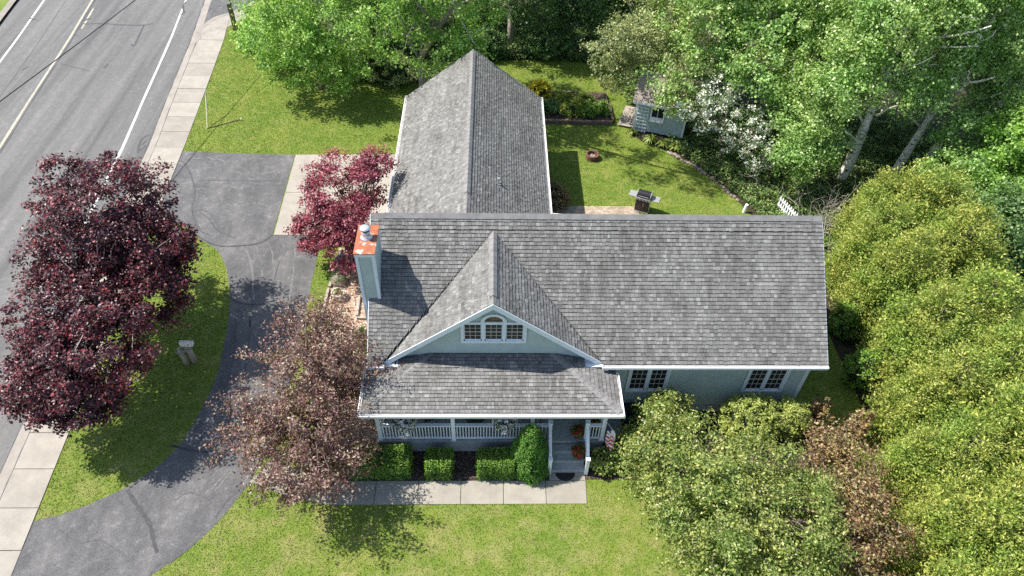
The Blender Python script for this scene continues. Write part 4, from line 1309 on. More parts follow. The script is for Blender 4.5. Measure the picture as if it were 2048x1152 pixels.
def arbor_mesh(h, R, n_cl):
    parts = [arbor_cone(0, 0, h, R * 0.8, int(n_cl * 0.4))]
    for k in range(4):
        a = k * 1.57 + RNG.uniform(-0.5, 0.5)
        d = R * RNG.uniform(0.42, 0.6)
        parts.append(arbor_cone(d * math.cos(a), d * math.sin(a), h * RNG.uniform(0.66, 0.9), R * RNG.uniform(0.42, 0.56), int(n_cl * 0.16)))
    return np.concatenate(parts)

arb_protos = []
for h, R in ((5.8, 1.9), (5.1, 1.8), (6.2, 2.05)):
    V = arbor_mesh(h, R, 760)
    me_crown = mesh_np('crown', V, quads(len(V) // 4), LM['arbor'])
    mb = MB().tube([(0, 0, -0.05), (0.02, 0.03, h * 0.5), (0, 0, h * 0.9)], [0.13, 0.08, 0.02], 8)
    for k in range(46):
        a = k * 2.4
        z = 0.4 + (h - 1.0) * k / 46
        rr = R * 0.8 * (1 - z / h) ** 0.62
        mb.tube([(0, 0, z), (rr * 0.6 * math.cos(a), rr * 0.6 * math.sin(a), z + 0.12), (rr * math.cos(a), rr * math.sin(a), z + 0.4)], [0.03, 0.018, 0.006], 5)
    me_trunk = mb.build('trunk', M['bark'], None, True)
    arb_protos.append((me_crown.data, me_trunk.data))
    bpy.data.objects.remove(me_crown); bpy.data.objects.remove(me_trunk)
ARB = [(18.3, 26.0, 1, 0.86, 'golden green conifer at the back end of the row'),
       (19.6, 24.6, 1, 1.1, 'golden green conifer second from the back, outer side'),
       (17.1, 23.3, 1, 0.93, 'golden green conifer beside the rear corner of the main roof'),
       (19.4, 21.6, 2, 0.92, 'golden green conifer on the outer side, level with the roof middle'),
       (16.9, 20.6, 0, 0.92, 'golden green conifer nearest the roof edge, level with its middle'),
       (19.0, 18.6, 0, 0.98, 'golden green conifer behind, on the outer side near front eave'),
       (16.8, 17.7, 1, 1.02, 'golden green conifer level with the front eave of the roof'),
       (18.6, 15.7, 2, 0.88, 'golden green conifer on the outer side, level with right window'),
       (16.4, 14.9, 0, 0.88, 'golden green conifer just above the bronze crab apple'),
       (17.9, 13.0, 1, 1.08, 'golden green conifer on the right picture edge, level with the porch'),
       (15.6, 12.3, 0, 0.85, 'golden green conifer touching the bronze crab apple'),
       (17.0, 10.4, 1, 1.05, 'golden green conifer on the right edge in the lower corner'),
       (15.0, 9.7, 1, 0.92, 'golden green conifer behind the lower bronze branches'),
       (16.2, 7.9, 0, 0.85, 'golden green conifer at the lower right corner'),
       (14.2, 7.6, 1, 0.82, 'golden green conifer at the bottom edge beside bronze branches')]
for i, (x, y_, k, s, lab) in enumerate(ARB):
    t = thing('arborvitae', lab, 'conifer', (x, y_, 0), 'conifer row along the right side')
    t.rotation_euler = (0, 0, i * 1.7)
    t.scale = (s, s, s * (0.95 + 0.02 * (i % 5)))
    for nm, me in zip(('crown', 'trunk'), arb_protos[k]):
        o = bpy.data.objects.new(nm, me)
        COL.objects.link(o)
        o.parent = t

# --- birches
def birch(x, y_, h, lobes, lab, r=0.2, lean=(0.3, 0.2)):
    t = thing('birch_tree', lab, 'tree', (x, y_, 0), 'white barked birches behind the yard')
    C, out = lobe_clumps(lobes, 120 * len(lobes), 0.45, 0.28)
    put_leaves('crown', clump_leaves(C, out, 76, 0.5, 0.125, 0.095, 0.75, 0.55, 0.7), LM['birch'], t)
    mb = MB()
    pts = limb(mb, (x, y_, -0.05), (x + lean[0], y_ + lean[1], h), r, 0.04, 0.012, 14, 10)
    for q in RNG.choice(len(C), 16, replace=False):
        i = int(np.clip(C[q][2] / h * 12 - 2, 3, 12))
        limb(mb, pts[i], C[q], 0.075, 0.016, 0.07, 5, 6, 0.03)
    for k in range(4):
        i = 5 + 2 * k
        e = np.array(pts[i]) + [RNG.uniform(-2.2, 2.2), RNG.uniform(-2.6, -1.2), RNG.uniform(1.2, 2.6)]
        q = limb(mb, pts[i], e, 0.085, 0.03, 0.06, 6, 7)
        limb(mb, q[3], np.array(q[3]) + [RNG.uniform(-1.2, 1.2), -0.9, 1.1], 0.05, 0.012, 0.08, 4, 6)
    mb.build('trunk', M['birchbark'], t, True)
birch(18.9, 31.0, 12, [(18.6, 32.0, 8.5, 2.6, 2.3, 2.6), (16.8, 30.6, 6.0, 1.8, 1.5, 1.4), (20.2, 31.5, 11.0, 2.6, 2.3, 2.2), (15.6, 30.6, 3.9, 1.4, 1.2, 1.0), (15.4, 29.5, 2.7, 1.2, 0.9, 0.8), (17.0, 30.3, 3.0, 1.2, 0.9, 0.9)], 'thick birch with white trunk and dark bands nearest the house', 0.26, (0.5, 0.5))
birch(19.5, 31.6, 11, [(17.4, 33.6, 8.2, 2.4, 2.0, 2.2), (20.6, 33.0, 9.5, 2.0, 2.0, 1.8)], 'slimmer birch growing right behind the thick birch', 0.18, (-0.4, 0.4))
birch(21.6, 31.1, 12, [(22.4, 31.4, 8.6, 2.3, 2.1, 2.3), (20.6, 30.2, 6.0, 1.6, 1.3, 1.2), (23.4, 32.3, 10.8, 2.4, 2.0, 2.0)], 'birch in the middle leaning right over the conifers', 0.24, (1.6, 0.4))
birch(23.3, 31.6, 11, [(24.6, 32.0, 8.0, 2.4, 2.0, 2.2), (25.2, 30.0, 5.6, 2.0, 1.6, 1.6), (23.2, 29.6, 4.4, 1.5, 1.2, 1.1)], 'rightmost birch with a leaning trunk', 0.2, (2.2, 0.3))
# --- broadleaf trees of the wood
def wood(base, h, R, lab, leaf='maple', n=260, per=74, rad=0.5, L=0.145, W=0.11, bark='bark', rt=0.2, z0=None, extra_lobes=(), shell=0.5, fork=None):
    x, y_ = base
    z0 = h * 0.25 if z0 is None else z0
    zc = (h + z0) / 2
    hz = (h - z0) / 2
    lobes = [(x, y_, zc + hz * 0.35, R * 0.85, R * 0.85, hz * 0.7), (x - R * 0.45, y_ - R * 0.35, zc - hz * 0.3, R * 0.65, R * 0.65, hz * 0.6), (x + R * 0.5, y_ - R * 0.2, zc - hz * 0.25, R * 0.65, R * 0.65, hz * 0.6)] + list(extra_lobes)
    return tree('broadleaf_tree', lab, 'tree', base, lobes, n, per, rad, L, W, leaf, bark, rt, fork or max(1.0, z0 * 0.8), 14, 'trees of the wood behind the house', shell, 0.26, 0.65, 0.6, 0.6, twigs=30)
wood((-10.6, 40.0), 9.5, 3.2, 'bright green maple on the left lawn beside the utility pole', 'maple', 420, 78, z0=0.8, extra_lobes=[(-13.0, 42.0, 3.0, 2.2, 2.0, 2.2), (-9.6, 37.9, 3.0, 2.2, 1.4, 1.8), (-14.4, 44.5, 1.6, 1.5, 1.6, 1.3)])
wood((-4.3, 38.9), 14.5, 4.6, 'tall light green tree rising behind the rear wing', 'maple', 560, 72, z0=3.2, bark='palebark', extra_lobes=[(0.6, 34.6, 13.6, 2.3, 2.0, 1.6), (2.4, 33.4, 14.4, 1.8, 1.6, 1.2), (-3.0, 36.0, 4.6, 2.4, 1.2, 1.4)])
wood((-8.0, 45.5), 8.5, 2.6, 'dark green tree in the gap between the two light maples', 'deep', 240, z0=1.0)
wood((1.1, 45.4), 11, 3.0, 'tree with a bare pale trunk in the dark rear corner', 'deep', 260, z0=3.6, bark='palebark')
wood((4.6, 46.5), 7.5, 3.0, 'deep green tree at the top beyond the shaded rear lawn', 'deep', 280, z0=0.8)
wood((8.2, 46.0), 8.5, 2.6, 'bluish deep green tree left of the silvery tree', 'deep', 260, z0=0.8)
wood((9.6, 39.4), 7.4, 2.6, 'silvery olive tree hanging over the shed roof', 'olive', 330, 66, 0.4, 0.12, 0.08, z0=1.6, extra_lobes=[(6.2, 36.6, 5.0, 1.2, 1.1, 1.2), (6.7, 36.9, 3.0, 1.1, 0.9, 1.1), (8.0, 37.8, 4.6, 1.6, 1.2, 1.2), (10.3, 35.4, 4.3, 1.2, 0.9, 0.8), (10.9, 34.6, 3.0, 1.0, 0.6, 0.8), (9.9, 35.0, 3.1, 0.9, 0.45, 0.6), (11.6, 35.4, 4.6, 1.3, 0.9, 1.0)])
wood((13.0, 38.0), 12, 3.6, 'broad light green tree right behind the garden shed', 'birch', 500, z0=3.0, extra_lobes=[(9.4, 35.4, 3.7, 1.1, 0.7, 0.6), (10.3, 34.5, 3.2, 1.1, 0.6, 0.8), (10.3, 33.9, 2.2, 0.8, 0.4, 0.7), (9.3, 34.6, 2.9, 0.6, 0.4, 0.5), (12.4, 35.2, 4.6, 1.5, 1.0, 1.1)])
wood((16.6, 36.4), 12.5, 3.4, 'full green tree behind the white blossom tree', 'birch', 420, z0=1.5, extra_lobes=[(14.2, 33.4, 5.2, 2.2, 1.5, 1.5)])
wood((11.8, 42.5), 13, 3.6, 'tall green tree at the top, right of the silvery tree', 'maple', 340, z0=3)
wood((20.6, 38.0), 13, 3.8, 'high crown behind the thick birch', 'birch', 380, z0=3)
wood((25.2, 36.5), 13, 3.8, 'green crown in the upper right corner', 'maple', 420, z0=2)
wood((29.0, 34.5), 12, 3.6, 'green crown on the right edge of the wood', 'maple', 320, z0=1.5)
wood((25.6, 27.8), 7.0, 2.8, 'rounded green tree right of the conifer tops', 'maple', 380, z0=0.5)
wood((22.4, 27.6), 4.2, 2.0, 'low leafy tree between birches and conifers', 'birch', 240, z0=0.3)
wood((28.0, 23.6), 6.4, 2.6, 'green tree on the right edge behind the conifer row', 'maple', 260, z0=0.5)
wood((22.8, 24.0), 4.6, 2.0, 'dark green tree behind the middle of the conifer row', 'deep', 240, z0=0.4)
wood((-0.5, 50.5), 9, 3.4, 'dim green tree at the top behind the bare trunk', 'deep', 260, z0=0.8)
wood((-5.2, 48.5), 10, 3.0, 'shaded green tree at the top behind the tall tree', 'deep', 240, z0=1.0)

# --- white flowering tree
def blossom(t, C, out):
    q = RNG.choice(len(C), int(len(C) * 0.75), replace=False)
    put_leaves('blossoms', clump_leaves(C[q] + out[q] * 0.08, out[q], 26, 0.27, 0.10, 0.10, 0.7, 0.5), LM['blossom'], t)
tree('flowering_tree', 'white blossoming tree right of the garden shed', 'tree', (12.6, 32.8),
     [(11.4, 33.2, 2.9, 1.4, 1.2, 1.0), (13.1, 32.0, 2.6, 1.3, 1.2, 1.1), (12.1, 33.9, 3.6, 1.2, 1.0, 0.9), (14.0, 31.0, 1.7, 0.8, 0.8, 0.7)],
     210, 26, 0.34, 0.11, 0.07, 'deep', 'bark', 0.09, 0.9, 22, shell=0.5, rough=0.35, extra=blossom, elong=0.6)

# --- shrubs
def shrub(name, label, lobes, n_cl, per, rad, L, W, leaf, cat='shrub', group=None, core='core', core_k=0.72, **kw):
    lob = np.array(lobes, float)
    t = thing(name, label, cat, (lob[0][0], lob[0][1], 0), group)
    C, out = lobe_clumps(lobes, n_cl, kw.pop('shell', 0.8), kw.pop('rough', 0.12), 0.05)
    put_leaves('foliage', clump_leaves(C, out, per, rad, L, W, **kw), LM[leaf], t)
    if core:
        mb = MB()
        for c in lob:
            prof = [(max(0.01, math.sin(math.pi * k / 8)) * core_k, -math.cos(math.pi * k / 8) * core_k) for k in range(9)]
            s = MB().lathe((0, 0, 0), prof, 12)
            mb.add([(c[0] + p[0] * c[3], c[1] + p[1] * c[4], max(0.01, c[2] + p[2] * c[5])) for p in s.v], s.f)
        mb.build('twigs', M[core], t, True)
    else:
        mb = MB()
        for q in range(min(14, len(C))):
            limb(mb, (lob[0][0], lob[0][1], 0), C[q], 0.02, 0.006, 0.08, 4, 5)
        mb.build('stems', M['bark'], t)
    return t

def hedge(label, x0, x1, y0, y1, h):
    t = thing('box_hedge', label, 'hedge', ((x0 + x1) / 2, (y0 + y1) / 2, 0), 'clipped box hedges before the porch')
    A_ = np.array([(x1 - x0) * (y1 - y0), (x1 - x0) * h, (x1 - x0) * h, (y1 - y0) * h, (y1 - y0) * h])
    n = int(A_.sum() * 1500)
    k = RNG.choice(5, n, p=A_ / A_.sum())
    u, v = RNG.uniform(0, 1, n), RNG.uniform(0, 1, n)
    d = np.abs(RNG.normal(0, 0.05, n)) - 0.03
    wob = 0.03 * (np.sin(u * 9 + k) + np.sin(v * 7 + 2 * k)) + 0.02 * np.sin(u * 31 + 5 * v) + np.where(RNG.uniform(0, 1, n) < 0.05, RNG.uniform(0, 0.1, n), 0)
    C = np.zeros((n, 3)); Nn = np.zeros((n, 3))
    X, Y_, Z_ = x0 + u * (x1 - x0), y0 + v * (y1 - y0), v * h
    m = k == 0; C[m] = np.c_[X, Y_, h - d + wob][m]; Nn[m] = (0, 0, 1)
    m = k == 1; C[m] = np.c_[X, y0 + d - wob, Z_][m]; Nn[m] = (0, -1, 0.3)
    m = k == 2; C[m] = np.c_[X, y1 - d + wob, Z_][m]; Nn[m] = (0, 1, 0.3)
    Yv = y0 + u * (y1 - y0)
    m = k == 3; C[m] = np.c_[x0 + d - wob, Yv, Z_][m]; Nn[m] = (-1, 0, 0.3)
    m = k == 4; C[m] = np.c_[x1 - d + wob, Yv, Z_][m]; Nn[m] = (1, 0, 0.3)
    # rounded corners
    put_leaves('foliage', leaf_mesh(C, Nn + RNG.normal(size=(n, 3)) * 0.55, RNG.uniform(0.05, 0.085, n), RNG.uniform(0.035, 0.055, n)), LM['hedge'], t)
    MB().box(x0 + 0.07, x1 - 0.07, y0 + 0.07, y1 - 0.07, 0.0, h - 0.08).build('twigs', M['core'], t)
hedge('long clipped hedge at the left end of the porch', -5.1, -2.95, 13.2, 14.1, 0.92)
hedge('short clipped square hedge in the middle before the porch', -2.38, -1.46, 13.18, 13.98, 0.9)
hedge('clipped hedge touching the cone shaped spruce', -0.5, 0.82, 13.18, 13.98, 0.9)

def cone_shrub():
    t = thing('dwarf_spruce', 'bright green cone shaped dwarf spruce beside the porch steps', 'conifer', (1.46, 13.75, 0))
    h, R = 2.7, 0.84
    n = 1900
    s = 1 - np.sqrt(RNG.uniform(0, 1, n))
    prof = (1 - s) ** 0.74 * np.clip(0.86 + s * 1.2, 0, 1)
    a = RNG.uniform(0, 6.283, n)
    r = R * prof * (1 + 0.06 * np.sin(4 * a + 6 * s) + 0.05 * np.sin(7 * a - 11 * s)) * RNG.uniform(0.9, 1.04, n)
    C = np.c_[1.4 + r * np.cos(a), 13.75 + r * np.sin(a), 0.05 + s * h]
    out = np.c_[np.cos(a), np.sin(a), np.full(n, 0.45)]
    idx = np.repeat(np.arange(n), 26)
    m = len(idx)
    P = RNG.normal(size=(m, 3)) * 0.035 + out[idx] * RNG.uniform(-0.03, 0.05, m)[:, None]
    put_leaves('foliage', leaf_mesh(C[idx] + P, out[idx] * 0.6 + RNG.normal(size=(m, 3)) * 0.6 + [0, 0, 0.2], RNG.uniform(0.04, 0.075, m), 0.026, axis=out[idx]), LM['spruce'], t)
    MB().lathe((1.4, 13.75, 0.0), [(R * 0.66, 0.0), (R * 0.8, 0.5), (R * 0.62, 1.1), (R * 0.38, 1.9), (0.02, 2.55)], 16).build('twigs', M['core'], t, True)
cone_shrub()
shrub('rounded_shrub', 'larger rounded golden shrub below the right window', [(9.8, 15.1, 1.0, 1.15, 0.9, 1.05)], 380, 40, 0.15, 0.085, 0.05, 'golden', flat=0.9, group='rounded golden shrubs against the front wall')
shrub('rounded_shrub', 'smaller rounded golden shrub at the right corner board', [(11.35, 15.25, 0.9, 0.68, 0.7, 0.95)], 230, 40, 0.14, 0.085, 0.05, 'golden', flat=0.9, group='rounded golden shrubs against the front wall')
shrub('laurel_shrub', 'leafy laurel shrub at the foot of the steps under flag', [(4.2, 13.75, 0.4, 0.6, 0.45, 0.45), (5.0, 14.1, 0.7, 0.55, 0.6, 0.7)], 170, 30, 0.2, 0.13, 0.06, 'crab', shell=0.55, rough=0.3)
shrub('tall_green_shrub', 'upright green shrub below the left front window', [(6.6, 15.3, 1.2, 0.8, 0.6, 1.1), (5.9, 15.2, 0.9, 0.5, 0.5, 0.9)], 240, 30, 0.2, 0.12, 0.065, 'crab', shell=0.5, rough=0.4, elong=0.8, core=None)
shrub('plum_sapling', 'thin purple leaved sapling beside the right house corner', [(12.5, 15.4, 1.2, 0.35, 0.35, 0.8)], 40, 26, 0.16, 0.1, 0.06, 'bronze', shell=0.3, rough=0.5, core=None)
shrub('plum_sapling', 'purple leaved sapling between house corner and conifers', [(13.9, 14.9, 1.0, 0.45, 0.4, 0.6)], 45, 26, 0.17, 0.1, 0.06, 'bronze', shell=0.3, rough=0.5, core=None)
shrub('deep_green_shrub', 'small dark green shrub at the foot of the conifer row', [(15.2, 20.2, 0.9, 0.6, 0.6, 0.9)], 130, 34, 0.16, 0.09, 0.05, 'hedge', group='dark shrubs under the conifers')
shrub('deep_green_shrub', 'dark green conical shrub level with the front eave', [(15.0, 17.5, 1.0, 0.7, 0.7, 1.0)], 150, 34, 0.16, 0.09, 0.05, 'hedge', group='dark shrubs under the conifers')
shrub('yellow_shrub', 'bright yellow shrub at the rear corner of the wing', [(2.75, 38.5, 0.75, 0.7, 0.6, 0.7)], 130, 30, 0.17, 0.11, 0.07, 'yellow', rough=0.25)
shrub('brown_shrub', 'dull purple mounded shrub in the shadow behind the wing', [(3.2, 28.9, 0.5, 0.7, 0.9, 0.6)], 150, 30, 0.16, 0.09, 0.06, 'bronze', core='redcore')
shrub('roadside_shrub', 'leafy green shrub beside the utility pole', [(-15.4, 45.0, 0.9, 1.2, 1.4, 1.0), (-14.2, 43.2, 0.7, 1.0, 1.1, 0.9)], 260, 36, 0.28, 0.15, 0.11, 'maple', rough=0.3)
shrub('lilac_shrub', 'pale green shrub behind the left side of the wing', [(-6.2, 40.6, 0.9, 1.5, 0.9, 0.9), (-8.0, 41.2, 1.0, 1.2, 0.8, 1.0)], 260, 36, 0.26, 0.13, 0.09, 'olive', rough=0.3)
shrub('rear_shrub', 'dark shrub below the bare trunk at the rear lawn edge', [(3.6, 44.3, 0.9, 1.7, 0.9, 1.0)], 220, 34, 0.28, 0.14, 0.1, 'deep', rough=0.3)
shrub('rear_shrub', 'dark shrub left of the bare trunk at the rear lawn', [(-0.6, 44.0, 0.9, 1.3, 0.8, 1.0)], 180, 34, 0.28, 0.14, 0.1, 'deep', rough=0.3)

# leaf rosettes: ferns, strap-leaved clumps
def rosette(name, label, c, n, h, spread, w, leaf, group=None, cat='plant', parent=None):
    V = []
    for i in range(n):
        a = RNG.uniform(0, 6.283); r = spread * RNG.uniform(0.4, 1); hh = h * RNG.uniform(0.6, 1)
        d = np.array([math.cos(a), math.sin(a), 0]); s = np.array([-d[1], d[0], 0]) * w
        c0 = np.array(c, float); p1 = c0 + d * r * 0.45 + [0, 0, hh]; p2 = c0 + d * r + [0, 0, hh * RNG.uniform(0.3, 0.8)]
        V += [c0 - s * 0.4, c0 + s * 0.4, p1 + s, p1 - s, p1 - s, p1 + s, p2 + s * 0.15, p2 - s * 0.15]
    o = mesh_np(name, np.array(V), quads(len(V) // 4), LM[leaf], parent)
    if label: tag(o, label, cat, group)
    return o
rosette('fern', 'pale fern at the foot of the shed below its lattice', (9.0, 34.45, 0.0), 40, 0.5, 0.55, 0.05, 'fern', 'ferns along the shed')
rosette('fern', 'pale fern at the middle of the shed wall', (9.65, 34.1, 0.0), 40, 0.45, 0.5, 0.05, 'fern', 'ferns along the shed')
rosette('fern', 'pale fern at the corner of the shed near the blossoms', (10.3, 33.75, 0.0), 40, 0.45, 0.5, 0.05, 'fern', 'ferns along the shed')
rosette('fern', 'small pale fern next to the shed deck', (8.1, 35.25, 0.0), 28, 0.4, 0.35, 0.04, 'fern', 'ferns along the shed')
rosette('strap_leaf_plant', 'bright green strap leaved clump below the chimney', (-5.55, 19.9, 0.0), 90, 0.55, 0.55, 0.025, 'iris', 'strap leaved clumps by the chimney')
rosette('strap_leaf_plant', 'second strap leaved clump nearer the plum tree', (-5.35, 19.1, 0.0), 80, 0.5, 0.5, 0.025, 'iris', 'strap leaved clumps by the chimney')

# undergrowth
def ground_leaves(name, label, poly, n, hmax, L, leaf, cat='undergrowth'):
    P = np.array(poly); lo, hi = P.min(0), P.max(0)
    Q = RNG.uniform(lo, hi, (n * 3, 2)); Q = Q[inpoly(Q, poly)][:n]
    hills = 0.5 + 0.5 * np.sin(Q[:, 0] * 2.1 + 1.3 * np.sin(Q[:, 1] * 1.7)) * np.cos(Q[:, 1] * 2.4 + np.sin(Q[:, 0]))
    z = RNG.uniform(0.02, 1, len(Q)) ** 0.6 * hmax * (0.25 + 0.75 * hills)
    nn = RNG.normal(size=(len(Q), 3)) * 0.5 + [0, 0, 0.9]
    s = RNG.uniform(0.6, 1.3, len(Q))
    o = put_leaves(name, leaf_mesh(np.c_[Q, z], nn, L * s, L * 0.65 * s), LM[leaf], None)
    tag(o, label, cat, kind='stuff')
ground_leaves('undergrowth', 'low leafy undergrowth below the birches and blossom tree', [(9.9, 33.9), (11.5, 32.1), (12.9, 29.7), (13.5, 27.9), (13.8, 25.5), (24, 26), (28, 30), (24, 38), (10.5, 38)], 42000, 0.55, 0.14, 'weed')
ground_leaves('rear_undergrowth', 'dark undergrowth along the rear edge of the lawn', [(-9.5, 44.4), (-8.2, 41.3), (-4, 40.7), (-1, 43.4), (4, 43.7), (7.2, 43.0), (8.0, 40.5), (8.2, 38.4), (12, 38), (12, 52), (-12, 52)], 34000, 0.6, 0.18, 'weed')

# ------------------------------------------------------------------ yard things
# raised bed
rb = thing('raised_bed', 'raised timber edged flower bed behind the wing', 'garden bed', (5, 38, 0))
MB().box(2.8, 7.0, 36.45, 39.5, 0.0, 0.2).build('soil', M['mulch'], rb)
for x0, x1, y_ in ((2.75, 4.6, 36.42), (4.63, 7.02, 36.36)):
    MB().box(x0, x1, y_ - 0.16, y_, 0.0, 0.26).build('sleeper', M['timber'], rb, bevel=0.012)
for x0, x1 in ((2.8, 4.0), (4.03, 5.3)):
    MB().box(x0, x1, 39.42, 39.57, 0.0, 0.26).build('sleeper', M['timber'], rb, bevel=0.012)
MB().box(6.98, 7.12, 36.4, 38.2, 0.0, 0.25).build('sleeper', M['timber'], rb, bevel=0.012)
for i, (x, y_, r, leaf, lab) in enumerate(((3.3, 37.4, 0.6, 'deep', 'dark green clump at the wing end of the raised bed'), (4.2, 38.3, 0.55, 'bedmix', 'reddish tinged clump at the back of the raised bed'), (4.6, 37.2, 0.6, 'bedmix', 'yellow green clump in the middle of the raised bed'),
        (5.5, 38.0, 0.6, 'bedmix', 'mixed clump behind the middle of the raised bed'), (5.6, 37.0, 0.5, 'hedge', 'fresh green clump at the front timber'), (6.4, 37.2, 0.5, 'hedge', 'fresh green clump at the outer corner of the raised bed'))):
    shrub('perennial_clump', lab, [(x, y_, 0.5, r * 1.1, r * 0.95, 0.42)], 100, 34, 0.2, 0.11, 0.05, leaf, 'plant', 'perennials in the raised bed', shell=0.4, rough=0.3)
# fire pit
fp = thing('fire_pit', 'rusty round fire pit ring on the back lawn', 'fire pit', (5.54, 32.95, 0))
for k in range(3):
    MB().lathe((5.54, 32.95, 0.005 + k * 0.105), [(0.36, 0.0), (0.375, 0.012), (0.375, 0.085), (0.36, 0.1), (0.29, 0.1), (0.28, 0.0)], 28, False).build('ring', M['terracotta'], fp, True)
MB().lathe((5.54, 32.95, 0), [(0.285, 0.005), (0.2, 0.06), (0.01, 0.1)], 20).build('ash', M['dark'], fp, True)
for k in range(6):
    a = k * 1.05
    MB().tube([(5.54 + 0.2 * math.cos(a), 32.95 + 0.2 * math.sin(a), 0.08), (5.54 - 0.16 * math.cos(a + 0.6), 32.95 - 0.16 * math.sin(a + 0.6), 0.2)], 0.028, 7).build('log', M['paletimber'], fp)
# gas grill
gr = thing('gas_grill', 'black and silver gas grill on the patio edge', 'grill', (7.7, 28.55, 0))
ga = math.radians(-24)
def rot(x, y_, z): return (7.7 + x * math.cos(ga) - y_ * math.sin(ga), 28.55 + x * math.sin(ga) + y_ * math.cos(ga), z)
def gbox(name, x0, x1, y0, y1, z0, z1, mat, bevel=0.008):
    mb = MB().box(x0, x1, y0, y1, z0, z1)
    mb.v = [rot(*p) for p in mb.v]
    return mb.build(name, M[mat], gr, bevel=bevel)
M['cabinet'] = plain('dark_brown_cabinet', (0.05, 0.035, 0.03), 0.4, 0.2)
M['steel'] = plain('brushed_steel', (0.36, 0.36, 0.36), 0.35, 0.08, 20, metal=0.3)
gbox('cabinet', -0.36, 0.36, -0.25, 0.25, 0.08, 0.78, 'cabinet')
gbox('side_panel', 0.362, 0.38, -0.25, 0.25, 0.08, 0.78, 'metal')
gbox('cabinet_door', -0.34, -0.005, -0.272, -0.252, 0.12, 0.74, 'cabinet')
gbox('cabinet_door', 0.005, 0.34, -0.272, -0.252, 0.12, 0.74, 'cabinet')
gbox('door_handle', 0.05, 0.075, -0.3, -0.274, 0.42, 0.68, 'steel', 0.004)
gbox('base_shelf', -0.38, 0.38, -0.28, 0.28, 0.04, 0.08, 'metal')
gbox('control_panel', -0.37, 0.37, -0.31, -0.2, 0.79, 0.93, 'steel')
gbox('firebox', -0.36, 0.36, -0.2, 0.27, 0.785, 0.95, 'black')
for k in range(4): 
    c = rot(-0.24 + 0.16 * k, -0.33, 0.86)
    MB().lathe(c, [(0.03, -0.015), (0.03, 0.015)], 12).build('knob', M['black'], gr)
lid = MB()
n = 10
prof = [(-0.24, 0.955)] + [(-0.02 - 0.24 * math.cos(math.pi * i / n), 0.98 + 0.24 * math.sin(math.pi * i / n)) for i in range(n + 1)] + [(0.24, 0.955)]
vs = [rot(-0.33, a, b) for a, b in prof] + [rot(0.33, a, b) for a, b in prof]
k = len(prof)
lid.add(vs, [tuple(range(k)), tuple(range(2 * k - 1, k - 1, -1))] + [(i, i + k, i + k + 1, i + 1) for i in range(k - 1)])
lid.build('lid', M['black'], gr)
for s in (-1, 1):
    c = MB()
    x0, x1 = (-0.365, -0.332) if s < 0 else (0.332, 0.365)
    vs = [rot(x0, a * 1.04, b + 0.012) for a, b in prof] + [rot(x1, a * 1.04, b + 0.012) for a, b in prof]
    c.add(vs, [tuple(range(k)), tuple(range(2 * k - 1, k - 1, -1))] + [(i, i + k, i + k + 1, i + 1) for i in range(k - 1)]).build('lid_end', M['steel'], gr)
MB().tube([rot(-0.26, -0.3, 1.06), rot(0.26, -0.3, 1.06)], 0.014, 8).build('lid_handle', M['steel'], gr)
gbox('side_table', -0.78, -0.38, -0.24, 0.22, 0.87, 0.91, 'steel')
gbox('side_table', 0.39, 0.8, -0.24, 0.22, 0.87, 0.91, 'steel')
for sx in (-1, 1):
    for sy in (-1, 1):
        MB().lathe((*rot(sx * 0.3, sy * 0.2, 0)[:2], 0.02), [(0.03, -0.02), (0.035, 0), (0.03, 0.02)], 10).build('caster', M['black'], gr)
# paver patio
patio = structure(sheet('patio', patio_poly, 0.012, M['stone']), 'paved patio behind the house')
pme = bpy.data.meshes.new('brick')
pb = MB().add([(-0.096, -0.046, 0), (0.096, -0.046, 0), (0.096, 0.046, 0), (-0.096, 0.046, 0), (-0.09, -0.04, 0.02), (0.09, -0.04, 0.02), (0.09, 0.04, 0.02), (-0.09, 0.04, 0.02)],
              [(4, 5, 6, 7), (0, 1, 5, 4), (1, 2, 6, 5), (2, 3, 7, 6), (3, 0, 4, 7)])
pme.from_pydata(pb.v, [], pb.f)
pme.materials.append(M['paver'])
cnt = 0
for j in range(9):
    yy = 28.72 - j * 0.1
    for i in range(26):
        xx = 2.75 + i * 0.2 + (0.1 if j % 2 else 0)
        if xx > 7.4: continue
        o = bpy.data.objects.new('brick', pme)
        COL.objects.link(o)
        o.parent = patio
        o.location = (xx, yy, 0.0125 + random.uniform(0, 0.004))
        o.rotation_euler = (0, 0, random.uniform(-0.02, 0.02))
# stones along the lawn edge
st_me = []
for k in range(4):
    s = MB().lathe((0, 0, 0), [(0.6, -0.4), (0.95, -0.1), (1.0, 0.2), (0.75, 0.5), (0.3, 0.62)], 9)
    me = bpy.data.meshes.new('edging_stone')
    me.from_pydata([tuple(np.array(p) * (1 + 0.22 * RNG.normal(size=3))) for p in s.v], [], s.f)
    me.materials.append(M['stone'])
    for p in me.polygons: p.use_smooth = True
    st_me.append(me)
edge = smooth_line([(9.9, 33.55), (10.6, 32.85), (11.4, 31.95), (12.1, 30.8), (12.75, 29.6), (13.1, 28.75)], 6)
for i, p in enumerate(edge[:26]):
    o = bpy.data.objects.new('edging_stone', st_me[i % 4])
    COL.objects.link(o)
    s = random.uniform(0.07, 0.16)
    o.location = (p[0] + random.uniform(-0.06, 0.06), p[1] + random.uniform(-0.06, 0.06), s * 0.3)
    o.scale = (s * 1.2, s, s * 0.75)
    o.rotation_euler = (0, 0, random.uniform(0, 6))
    tag(o, 'field stone in the curved edging of the back lawn', 'stone', 'edging stones of the back lawn')
# white post stump
wp_ = MB().tube([(12.98, 28.4, 0), (13.03, 28.42, 0.5)], [0.09, 0.08], 12).build('white_post', M['railing'])
tag(wp_, 'short white post at the end of the back lawn', 'post')
